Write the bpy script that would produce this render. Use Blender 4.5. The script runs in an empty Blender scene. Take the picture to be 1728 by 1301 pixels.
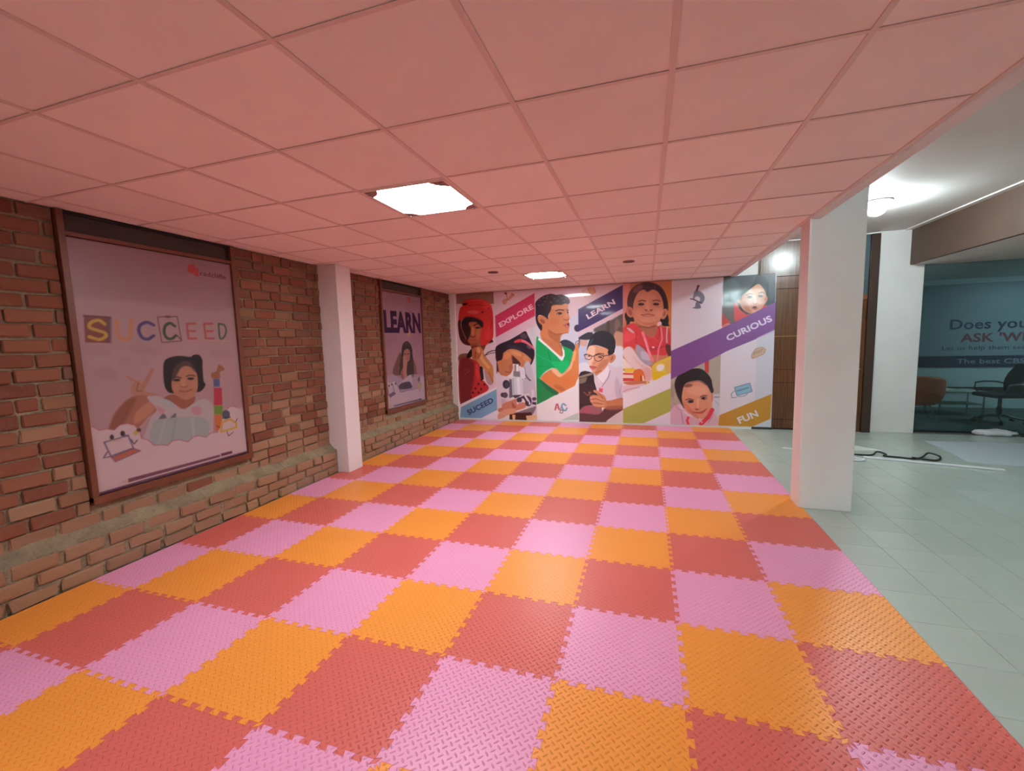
import bpy, bmesh, math, random
import numpy as np
from mathutils import Vector, Matrix
random.seed(7)
PI = math.pi
S = bpy.context.scene
COL = S.collection

# ---------------------------------------------------------------- camera
cam_d = bpy.data.cameras.new('camera'); cam = bpy.data.objects.new('camera', cam_d); COL.objects.link(cam)
cam_d.sensor_fit = 'HORIZONTAL'; cam_d.sensor_width = 36.0; cam_d.lens = 719.32 * 36.0 / 1728.0
cam_d.clip_start = 0.05; cam_d.clip_end = 100
CR = Vector((0.953785, 0.299227, -0.027517)); CU = Vector((-0.004816, 0.106784, 0.994271)); CF = Vector((-0.300451, 0.948188, -0.103290))
cam.matrix_world = Matrix(((CR.x, CU.x, -CF.x, 0.0), (CR.y, CU.y, -CF.y, 0.0), (CR.z, CU.z, -CF.z, 1.607), (0, 0, 0, 1)))
S.camera = cam

# ---------------------------------------------------------------- light and exposure
S.view_settings.view_transform = 'Standard'; S.view_settings.look = 'None'
S.view_settings.gamma = 1.0; S.view_settings.use_curve_mapping = False
S.view_settings.exposure = 1.16
PANEL_POWER = 25.0      # recessed ceiling panels
BULB_POWER = 150.0      # bright white lamp on the higher ceiling
SKY = 20.0               # daylight beyond the open side behind the camera
OFFICE_POWER = 3.0
world = bpy.data.worlds.new('world'); S.world = world; world.use_nodes = True
wn = world.node_tree.nodes; wn['Background'].inputs[0].default_value = (0.74, 0.93, 1.0, 1); wn['Background'].inputs[1].default_value = SKY
S.cycles.max_bounces = 10; S.cycles.diffuse_bounces = 7; S.cycles.glossy_bounces = 4
S.cycles.caustics_reflective = False; S.cycles.caustics_refractive = False
S.cycles.sample_clamp_indirect = 6.0

# ---------------------------------------------------------------- helpers
def lin(c):
    if isinstance(c, str): c = [int(c[i:i+2], 16) for i in (0, 2, 4)]
    return tuple(((v/255.0+0.055)/1.055)**2.4 if v/255.0 > 0.04045 else v/255.0/12.92 for v in c) + (1.0,)
def mat(name, col, rough=0.6, metal=0.0, noise=0.0, nscale=8.0, bump=0.0, bscale=60.0, rand=0.0, spec=0.5, coat=0.0):
    m = bpy.data.materials.new(name); m.use_nodes = True
    N = m.node_tree.nodes; K = m.node_tree.links; b = N['Principled BSDF']
    b.inputs['Roughness'].default_value = rough; b.inputs['Metallic'].default_value = metal
    b.inputs['Specular IOR Level'].default_value = spec; b.inputs['Coat Weight'].default_value = coat; b.inputs['Coat Roughness'].default_value = 0.08
    b.inputs['Base Color'].default_value = lin(col)
    last = None
    tc = N.new('ShaderNodeTexCoord')
    if noise or rand:
        h = N.new('ShaderNodeHueSaturation'); h.inputs['Color'].default_value = lin(col)
        v = N.new('ShaderNodeMath'); v.operation = 'ADD'; v.inputs[0].default_value = 1.0; v.inputs[1].default_value = 0.0
        if noise:
            n = N.new('ShaderNodeTexNoise'); n.inputs['Scale'].default_value = nscale; n.inputs['Detail'].default_value = 5
            K.new(tc.outputs['Object'], n.inputs['Vector'])
            mr = N.new('ShaderNodeMapRange'); mr.inputs['From Min'].default_value = 0.3; mr.inputs['From Max'].default_value = 0.7
            mr.inputs['To Min'].default_value = 1-noise; mr.inputs['To Max'].default_value = 1+noise
            K.new(n.outputs['Fac'], mr.inputs['Value']); K.new(mr.outputs[0], v.inputs[0])
        if rand:
            oi = N.new('ShaderNodeObjectInfo'); mr2 = N.new('ShaderNodeMapRange')
            mr2.inputs['To Min'].default_value = -rand; mr2.inputs['To Max'].default_value = rand
            K.new(oi.outputs['Random'], mr2.inputs['Value']); K.new(mr2.outputs[0], v.inputs[1])
        K.new(v.outputs[0], h.inputs['Value']); K.new(h.outputs[0], b.inputs['Base Color'])
    if bump:
        n2 = N.new('ShaderNodeTexNoise'); n2.inputs['Scale'].default_value = bscale; n2.inputs['Detail'].default_value = 6
        K.new(tc.outputs['Object'], n2.inputs['Vector'])
        bp = N.new('ShaderNodeBump'); bp.inputs['Strength'].default_value = min(1, bump*8); bp.inputs['Distance'].default_value = bump*0.05
        K.new(n2.outputs['Fac'], bp.inputs['Height']); K.new(bp.outputs[0], b.inputs['Normal'])
    return m
def emis(name, col, s):
    m = bpy.data.materials.new(name); m.use_nodes = True; N = m.node_tree.nodes; b = N['Principled BSDF']
    b.inputs['Base Color'].default_value = (0.9, 0.9, 0.9, 1); b.inputs['Emission Color'].default_value = tuple(col)+(1,); b.inputs['Emission Strength'].default_value = s
    return m
def mesh_of(bm, name, mats=()):
    bmesh.ops.recalc_face_normals(bm, faces=bm.faces)
    me = bpy.data.meshes.new(name); bm.to_mesh(me); bm.free()
    for m in mats: me.materials.append(m)
    return me
def link(name, me, parent=None, loc=(0, 0, 0), rz=0.0, **kw):
    o = bpy.data.objects.new(name, me); COL.objects.link(o)
    o.location = loc; o.rotation_euler = (0, 0, rz)
    if parent is not None: o.parent = parent
    for k, v in kw.items(): o[k] = v
    return o
def obj(name, bm, m, parent=None, loc=(0, 0, 0), rz=0.0, **kw):
    return link(name, mesh_of(bm, name, (m,)), parent, loc, rz, **kw)
def bx(bm, x0, x1, y0, y1, z0, z1, bev=0.0, seg=1):
    r = bmesh.ops.create_cube(bm, size=1.0)['verts']
    for v in r: v.co = Vector(((x0+x1)/2+v.co.x*(x1-x0), (y0+y1)/2+v.co.y*(y1-y0), (z0+z1)/2+v.co.z*(z1-z0)))
    if bev:
        es = list({e for v in r for e in v.link_edges})
        bmesh.ops.bevel(bm, geom=es, offset=bev, segments=seg, affect='EDGES', profile=0.5)
    return bm
def box(*a, **k): return bx(bmesh.new(), *a, **k)
def struct(name, bm, m, **kw): return obj(name, bm, m, None, kind='structure', **kw)
def empty(name, loc=(0, 0, 0), rz=0.0, **kw):
    o = bpy.data.objects.new(name, None); COL.objects.link(o); o.location = loc; o.rotation_euler = (0, 0, rz); o.empty_display_size = 0.1
    for k, v in kw.items(): o[k] = v
    return o
def tube(bm, pts, r, n=10, cap=True):
    pts = [Vector(p) for p in pts]; rings = []
    rr = r if isinstance(r, (list, tuple)) else [r]*len(pts)
    up = Vector((0, 0, 1))
    for i, p in enumerate(pts):
        t = (pts[min(i+1, len(pts)-1)]-pts[max(i-1, 0)]).normalized()
        a = t.cross(up) if abs(t.z) < 0.95 else t.cross(Vector((1, 0, 0)))
        a.normalize(); b = t.cross(a)
        rings.append([bm.verts.new(p+(a*math.cos(2*PI*k/n)+b*math.sin(2*PI*k/n))*rr[i]) for k in range(n)])
    for i in range(len(rings)-1):
        for k in range(n): bm.faces.new((rings[i][k], rings[i][(k+1) % n], rings[i+1][(k+1) % n], rings[i+1][k]))
    if cap: bm.faces.new(rings[0]); bm.faces.new(rings[-1])
    return bm
def cyl(bm, x, y, z0, z1, r, n=20, r2=None):
    return tube(bm, [(x, y, z0), (x, y, z1)], [r, r if r2 is None else r2], n)
def prism(bm, pts, d0, d1, ax='z'):
    f = {'z': lambda p, d: (p[0], p[1], d), 'y': lambda p, d: (p[0], d, p[1]), 'x': lambda p, d: (d, p[0], p[1])}[ax]
    a = [bm.verts.new(f(p, d0)) for p in pts]; b = [bm.verts.new(f(p, d1)) for p in pts]; n = len(pts)
    bm.faces.new(a); bm.faces.new(b)
    for i in range(n): bm.faces.new((a[i], a[(i+1) % n], b[(i+1) % n], b[i]))
    return bm
def smooth(o):
    for p in o.data.polygons: p.use_smooth = True
    return o
# ---------------------------------------------------------------- materials
M_white = mat('white_paint', (226, 224, 222), 0.55, noise=0.03, nscale=3, bump=0.02, bscale=40)
M_whitec = mat('ceiling_plaster', (214, 212, 208), 0.7, noise=0.03, nscale=2)
M_tile = mat('mineral_fibre_tile', (244, 238, 232), 0.85, noise=0.025, nscale=3, rand=0.045, bump=0.03, bscale=300)
M_rail = mat('painted_steel_rail', (224, 209, 201), 0.5)
M_mortar = mat('cement_mortar', (142, 130, 104), 0.95, noise=0.22, nscale=7, bump=0.5, bscale=30)
M_grout = mat('grout', (92, 98, 90), 0.9)
M_ftile = mat('floor_tile_glaze', (182, 196, 187), 0.22, noise=0.05, nscale=1.6, rand=0.035)
M_dark = mat('dark_gap', (26, 22, 22), 0.8)
M_wood = mat('varnished_brown_wood', (112, 66, 36), 0.35, noise=0.12, nscale=5)
M_frame = mat('window_frame_wood', (108, 62, 40), 0.45, noise=0.15, nscale=12)
M_darkglass = mat('dark_window_glass', (58, 56, 58), 0.12)
M_black = mat('black_plastic', (22, 22, 24), 0.45)
M_fabric = mat('black_mesh_fabric', (26, 26, 28), 0.8, bump=0.1, bscale=300)
M_chrome = mat('chrome', (200, 202, 205), 0.15, metal=1.0)
M_orange = mat('orange_upholstery', (206, 92, 46), 0.6, bump=0.03, bscale=120)
M_plastic = mat('white_plastic', (222, 228, 232), 0.4)

def wood_grain():
    m = bpy.data.materials.new('wood_panel_veneer'); m.use_nodes = True; N = m.node_tree.nodes; K = m.node_tree.links; b = N['Principled BSDF']
    tc = N.new('ShaderNodeTexCoord'); mp = N.new('ShaderNodeMapping'); mp.inputs['Scale'].default_value = (34, 34, 1.2)
    n = N.new('ShaderNodeTexNoise'); n.inputs['Scale'].default_value = 1.5; n.inputs['Detail'].default_value = 6
    r = N.new('ShaderNodeValToRGB'); r.color_ramp.elements[0].position = 0.3; r.color_ramp.elements[0].color = lin((70, 42, 25)); r.color_ramp.elements[1].position = 0.72; r.color_ramp.elements[1].color = lin((116, 74, 42))
    K.new(tc.outputs['Object'], mp.inputs[0]); K.new(mp.outputs[0], n.inputs['Vector']); K.new(n.outputs['Fac'], r.inputs[0]); K.new(r.outputs[0], b.inputs['Base Color'])
    bp = N.new('ShaderNodeBump'); bp.inputs['Strength'].default_value = 0.25; bp.inputs['Distance'].default_value = 0.002
    K.new(n.outputs['Fac'], bp.inputs['Height']); K.new(bp.outputs[0], b.inputs['Normal'])
    b.inputs['Roughness'].default_value = 0.24
    return m
M_panel = wood_grain()

def brick_mat(name='fired_clay_brick', pale=0.0):
    m = bpy.data.materials.new(name); m.use_nodes = True; N = m.node_tree.nodes; K = m.node_tree.links; b = N['Principled BSDF']
    oi = N.new('ShaderNodeObjectInfo'); r = N.new('ShaderNodeValToRGB'); cr = r.color_ramp
    cr.elements[0].position = 0.0; cr.elements[0].color = lin((110, 66, 48)); cr.elements[1].position = 1.0; cr.elements[1].color = lin((136, 106, 78))
    for p, c in ((0.2, (130, 80, 58)), (0.4, (120, 74, 55)), (0.55, (140, 92, 68)), (0.7, (116, 84, 66)), (0.85, (134, 84, 60))):
        e = cr.elements.new(p); e.color = lin(c)
    for e in cr.elements:
        w = lin((168, 138, 108)); e.color = tuple(e.color[i]*(1-pale)+w[i]*pale for i in range(3))+(1,)
    K.new(oi.outputs['Random'], r.inputs[0])
    tc = N.new('ShaderNodeTexCoord'); n = N.new('ShaderNodeTexNoise'); n.inputs['Scale'].default_value = 16; n.inputs['Detail'].default_value = 8; n.inputs['Roughness'].default_value = 0.7
    ad = N.new('ShaderNodeVectorMath'); ad.operation = 'ADD'
    cx = N.new('ShaderNodeCombineXYZ'); ml = N.new('ShaderNodeMath'); ml.operation = 'MULTIPLY'; ml.inputs[1].default_value = 40
    K.new(oi.outputs['Random'], ml.inputs[0]); K.new(ml.outputs[0], cx.inputs[0]); K.new(tc.outputs['Object'], ad.inputs[0]); K.new(cx.outputs[0], ad.inputs[1]); K.new(ad.outputs[0], n.inputs['Vector'])
    # lime and mortar smears that stay on the brick faces
    mr = N.new('ShaderNodeMapRange'); mr.inputs['From Min'].default_value = 0.56; mr.inputs['From Max'].default_value = 0.74; mr.inputs['To Max'].default_value = 0.65
    mx = N.new('ShaderNodeMix'); mx.data_type = 'RGBA'; mx.inputs['B'].default_value = lin((126, 114, 92))
    K.new(n.outputs['Fac'], mr.inputs['Value']); K.new(mr.outputs[0], mx.inputs['Factor']); K.new(r.outputs[0], mx.inputs['A']); K.new(mx.outputs['Result'], b.inputs['Base Color'])
    bp = N.new('ShaderNodeBump'); bp.inputs['Strength'].default_value = 0.7; bp.inputs['Distance'].default_value = 0.006
    K.new(n.outputs['Fac'], bp.inputs['Height']); K.new(bp.outputs[0], b.inputs['Normal'])
    b.inputs['Roughness'].default_value = 0.92
    return m
M_brick = brick_mat(); M_brickp = brick_mat('dusty_clay_brick', 0.55)

def foam(name, col):
    """EVA foam with a raised diamond-plate pattern of short ridges"""
    m = bpy.data.materials.new(name); m.use_nodes = True; N = m.node_tree.nodes; K = m.node_tree.links; b = N['Principled BSDF']
    b.inputs['Base Color'].default_value = lin(col); b.inputs['Roughness'].default_value = 0.38; b.inputs['Specular IOR Level'].default_value = 0.45
    tc = N.new('ShaderNodeTexCoord'); sp = N.new('ShaderNodeSeparateXYZ'); K.new(tc.outputs['Object'], sp.inputs[0])
    def mth(op, a, c=None):
        n = N.new('ShaderNodeMath'); n.operation = op
        for i, v in enumerate((a, c)):
            if v is None: continue
            if isinstance(v, (int, float)): n.inputs[i].default_value = v
            else: K.new(v, n.inputs[i])
        return n.outputs[0]
    s = 0.0268
    a = mth('ADD', sp.outputs[0], sp.outputs[1]); c = mth('SUBTRACT', sp.outputs[0], sp.outputs[1])
    u = mth('DIVIDE', a, s*1.414); v = mth('DIVIDE', c, s*1.414)
    fu = mth('FLOOR', u); fv = mth('FLOOR', v)
    par = mth('FLOORED_MODULO', mth('ADD', fu, fv), 2.0)
    pu = mth('SUBTRACT', mth('SUBTRACT', u, fu), 0.5); pv = mth('SUBTRACT', mth('SUBTRACT', v, fv), 0.5)
    inv = mth('SUBTRACT', 1.0, par)
    lx = mth('ADD', mth('MULTIPLY', pu, par), mth('MULTIPLY', pv, inv)); ly = mth('ADD', mth('MULTIPLY', pv, par), mth('MULTIPLY', pu, inv))
    d = mth('ADD', mth('POWER', mth('DIVIDE', mth('ABSOLUTE', lx), 0.46), 2.0), mth('POWER', mth('DIVIDE', mth('ABSOLUTE', ly), 0.15), 2.0))
    h = mth('MAXIMUM', mth('SUBTRACT', 1.0, d), 0.0)
    bp = N.new('ShaderNodeBump'); bp.inputs['Strength'].default_value = 0.85; bp.inputs['Distance'].default_value = 0.0045
    K.new(h, bp.inputs['Height']); K.new(bp.outputs[0], b.inputs['Normal'])
    return m
M_foam = [foam('pink_foam', (236, 160, 198)), foam('orange_foam', (244, 156, 62)), foam('red_foam', (216, 106, 96))]
FOAM_LABEL = ['pink foam tile', 'orange foam tile', 'red foam tile']

# ---------------------------------------------------------------- geometry constants
H = 2.593; HH = 3.12; XL = -3.86; YB = 8.10; XM0 = -3.72; XM1 = 1.375; YM1 = 8.03
MX, MY, MS = 0.17662, 2.39983, 0.58
CXO, CYO, CS = 0.08693, 1.81506, 0.62246

# ---------------------------------------------------------------- floor
bm = bmesh.new(); bx(bm, -4.2, 1.36, -3.6, 8.45, -0.12, 0.0); bx(bm, 1.36, 7.1, -3.6, 8.45, -0.12, -0.004); bx(bm, -4.2, 8.4, 8.45, 11.2, -0.12, -0.004)
floor = struct('floor', bm, M_grout)
TS = 0.3155; tx0, ty0 = 1.675, 2.769
bmt = box(0.0012, TS-0.0012, 0.0012, TS-0.0012, -0.004, 0.0, bev=0.0006); me_ft = mesh_of(bmt, 'floor_tile', (M_ftile,))
rest = bmesh.new(); placed = 0
for i in range(-1, 18):
    for j in range(-20, 18):
        x = tx0+i*TS; y = ty0+j*TS
        if y+TS > 8.32: continue
        if x > 6.8: continue
        vis = y > 1.6 and x < 1.375+(y+TS-1.968)*0.66+0.05
        if vis and placed < 298:
            link('floor_tile', me_ft, floor, (x, y, 0)); placed += 1
        else: bx(rest, x+0.0012, x+TS-0.0012, y+0.0012, y+TS-0.0012, -0.004, 0.0)
obj('floor_tiling', rest, M_ftile, floor, kind='stuff')

# ---------------------------------------------------------------- walls
wall_left = struct('wall_left', box(-4.1, XL, -3.5, 4.392, 0, 3.2), M_mortar)
wall_left2 = struct('wall_left', box(-4.1, XL, 4.392, 8.45, 0, 3.2), M_mortar)
wall_back = struct('wall_back', box(-4.1, 3.36, YB+0.05, YB+0.25, 0, 3.3), M_white)
struct('wall_rear', box(-4.1, 1.6, -3.6, -3.4, 0, 3.3), M_white)
struct('wall_right', box(6.9, 8.6, 8.2, 8.36, 0, 3.3), M_white)  # unseen wall piece, added to keep sky light out of the office
bm = bmesh.new()
for q in ((1.42, 2.15, 0, 3.3), (3.65, 7.1, 0, 3.3), (2.15, 3.65, 0, 2.55), (2.15, 3.65, 3.07, 3.3)): bx(bm, q[0], q[1], 0.2, 0.35, q[2], q[3])
struct('wall_passage_unseen', bm, M_white)  # unseen wall, added to cut the daylight down to a high opening
struct('wall_side_rear', box(1.42, 1.6, -3.6, 0.2, 0, 3.3), M_white)
cw = struct('window_4', box(2.14, 3.66, 0.24, 0.30, 2.54, 2.58), M_white)
for x in (2.15, 2.64, 3.14, 3.63): obj('mullion', box(x-0.012, x+0.012, 0.26, 0.29, 2.58, 3.07), M_white, cw)
struct('wall_right', box(6.9, 7.1, -3.6, 8.2, 0, 3.3), M_white)
# plinth along the foot of the brick wall: mortar body with a sloping top
def plinth(name, y0, y1):
    bm = bmesh.new(); n = max(2, int((y1-y0)/0.12)); prof = []
    rng = random.Random(int(y0*10)+3)
    rings = []
    for i in range(n+1):
        y = y0+(y1-y0)*i/n; j = lambda a: rng.uniform(-a, a)
        rings.append([bm.verts.new(p) for p in ((XL-0.01, y, -0.0), (-3.757+j(.004), y, 0.0), (-3.757+j(.006), y, 0.15), (-3.755+j(.006), y, 0.295+j(.01)), (-3.80+j(.006), y, 0.325+j(.012)), (XL+0.012+j(.004), y, 0.37+j(.015)), (XL-0.01, y, 0.385))])
    for a, b in zip(rings, rings[1:]):
        for k in range(7): bm.faces.new((a[k], a[(k+1) % 7], b[(k+1) % 7], b[k]))
    bm.faces.new(rings[0]); bm.faces.new(rings[-1])
    return struct(name, bm, M_mortar)
pl1 = plinth('trim_1', -3.4, 4.392); pl2 = plinth('trim_2', 4.662, YB+0.05)

# bricks ------------------------------------------------------------
def brick_mesh(L, Hh, D, seed, rough=0.004, m=None):
    r = random.Random(seed); bm = box(-D, 0, -L/2, L/2, -Hh/2, Hh/2, bev=0.007)
    for v in bm.verts:
        v.co += Vector((r.uniform(-rough, rough*0.6), r.uniform(-rough, rough), r.uniform(-rough, rough)))
    return mesh_of(bm, 'brick', (m or M_brick,))
B_full = [brick_mesh(0.228, 0.083, 0.05, 10+i) for i in range(7)]
B_half = [brick_mesh(0.108, 0.083, 0.05, 40+i) for i in range(4)]
B_low = [brick_mesh(0.222, 0.078, 0.06, 60+i, 0.008, M_brickp) for i in range(6)]
B_lowh = [brick_mesh(0.112, 0.078, 0.06, 80+i, 0.008, M_brickp) for i in range(5)]
P_full = [brick_mesh(0.228, 0.083, 0.05, 110+i, 0.005, M_brickp) for i in range(4)]
P_half = [brick_mesh(0.108, 0.083, 0.05, 140+i, 0.005, M_brickp) for i in range(3)]
rb = random.Random(5)
def lay(parent, y0, y1, z0, n, xf, full, half, pitch, gap=0.016, jx=0.006, skip=0.0, holes=()):
    L = full[0].vertices; lf = 0.228; lh = 0.108
    cnt = 0
    for c in range(n):
        z = z0+(c+0.5)*pitch
        y = y0 - (0.12 if c % 2 else 0.0) + rb.uniform(-0.03, 0.03)
        while y < y1-0.02:
            useh = rb.random() < 0.13
            l = lh if useh else lf
            a, b = y, y+l; y = b+gap+rb.uniform(-0.003, 0.005)
            a2, b2 = max(a, y0+0.004), min(b, y1-0.004)
            for (hy0, hy1, hz0, hz1) in holes:
                if z+0.04 > hz0 and z-0.04 < hz1:
                    if a2 < hy1 and b2 > hy0:
                        if a2 < hy0: b2 = min(b2, hy0-0.004)
                        elif b2 > hy1: a2 = max(a2, hy1+0.004)
                        else: a2 = b2
            if b2-a2 < 0.035 or rb.random() < skip: continue
            ful, hal = (P_full, P_half) if (n > 5 and rb.random() < max(0, 0.9-c*0.1)) else (full, half)
            me = rb.choice(hal if (b2-a2) < 0.14 else ful); base = (0.108 if (b2-a2) < 0.14 else 0.228)
            o = link('brick', me, parent, (xf+rb.uniform(-jx, jx*0.6), (a2+b2)/2, z+rb.uniform(-0.003, 0.003)))
            o.scale = (1, (b2-a2)/base, 1); o.rotation_euler = (rb.uniform(-0.012, 0.012), rb.uniform(-0.02, 0.02)*(2 if skip else 1), rb.uniform(-0.012, 0.012)*(3 if skip else 1))
            cnt += 1
    return cnt
W1 = (1.93, 3.25, 0.50, 2.7); W2 = (5.625, 6.90, 0.47, 2.7)
PIT = (H-0.345)/23
lay(wall_left, 1.0, 4.385, 0.345, 23, XL+0.019, B_full, B_half, PIT, jx=0.009, holes=(W1,))
lay(wall_left2, 4.68, 8.07, 0.345, 23, XL+0.019, B_full, B_half, PIT, jx=0.009, holes=(W2,))
lay(pl1, 0.9, 4.38, 0.005, 3, -3.731, B_low, B_lowh, 0.098, gap=0.024, jx=0.016, skip=0.04)
lay(pl2, 4.68, 8.07, 0.005, 3, -3.731, B_low, B_lowh, 0.098, gap=0.024, jx=0.016, skip=0.04)

# ---------------------------------------------------------------- pillars
def pillar(x0, x1, y0, y1, z1, label):
    bm = box(x0, x1, y0, y1, 0, z1, bev=0.006)
    return struct('pillar', bm, M_white, label=label)
pillar(-3.87, -3.585, 4.392, 4.662, H, 'white square pillar standing against the brick wall between the two posters')
pillar(1.343, 1.757, 4.41, 4.64, HH, 'white square pillar at the right edge of the foam mat')
pillar(3.42, 3.985, 8.12, 8.40, HH, 'white square pillar beside the glass office partition')
struct('pillar', box(-3.87, -3.722, 8.04, YB+0.06, 0.0, H, bev=0.006), M_white, label='narrow white corner pier between brick wall and mural')

# ---------------------------------------------------------------- false ceiling
ceil = struct('ceiling', box(-4.1, 1.343, -3.6, 8.4, H+0.022, H+0.1), M_whitec)
xs = [XL+0.001]+[CXO+CS*a for a in range(-6, 2)]+[CXO+CS*2-0.005]
ys = [-3.4]+[CYO+CS*b for b in range(-8, 11)]
LIGHTS = {(-3, 1), (-3, 7), (-3, -5)}
tile_cache = {}
for i in range(len(xs)-1):
    for j in range(len(ys)-1):
        a, b = i-7, j-9
        if (a, b) in LIGHTS: continue
        w, d = xs[i+1]-xs[i], ys[j+1]-ys[j]
        if w < 0.03 or d < 0.03: continue
        k = (round(w, 3), round(d, 3))
        if k not in tile_cache: tile_cache[k] = mesh_of(box(0.004, w-0.004, 0.004, d-0.004, 0.0, 0.014, bev=0.0015), 'ceiling_tile', (M_tile,))
        o = link('ceiling_tile', tile_cache[k], ceil, (xs[i], ys[j], H+0.0023+random.uniform(0, 0.0013)))
for x in xs[1:-1]: obj('grid_rail', box(x-0.0115, x+0.0115, -3.4, YB+0.05, H-0.002, H+0.0015), M_rail, ceil)
obj('grid_rail', box(CXO+2*CS-0.012, CXO+2*CS+0.012, -3.4, YB+0.05, H-0.004, H+0.02), M_rail, ceil)
for y in ys[2:]: obj('grid_rail', box(XL, CXO+2*CS-0.013, y-0.009, y+0.009, H-0.0012, H+0.001), M_rail, ceil)
# edge strip and side of the false ceiling
for n, (a, b) in enumerate(((-3.4, 4.405), (4.645, YB+0.05))):
    struct('trim_%d' % (3+n), box(1.352, 1.42, a, b, H-0.012, HH), M_white)
# high ceiling over the passage (two slabs with a small step), lower soffit and its brown fascia
struct('ceiling', box(1.42, 3.82, 4.72, 8.4, HH, HH+0.12), M_whitec)
struct('ceiling', box(1.42, 3.82, 0.2, 4.72, HH-0.012, HH+0.12), M_whitec)
struct('ceiling', box(3.85, 7.1, 0.2, 8.35, 2.6, 2.68), M_whitec)
struct('trim_5', box(3.80, 3.85, 0.35, 8.30, 2.595, HH+0.1, bev=0.003), mat('brown_fascia_paint', (82, 62, 50), 0.6, noise=0.1, nscale=3))
struct('trim_6', box(3.72, 3.80, 0.35, 8.3, HH-0.014, HH-0.0), M_white)
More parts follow.
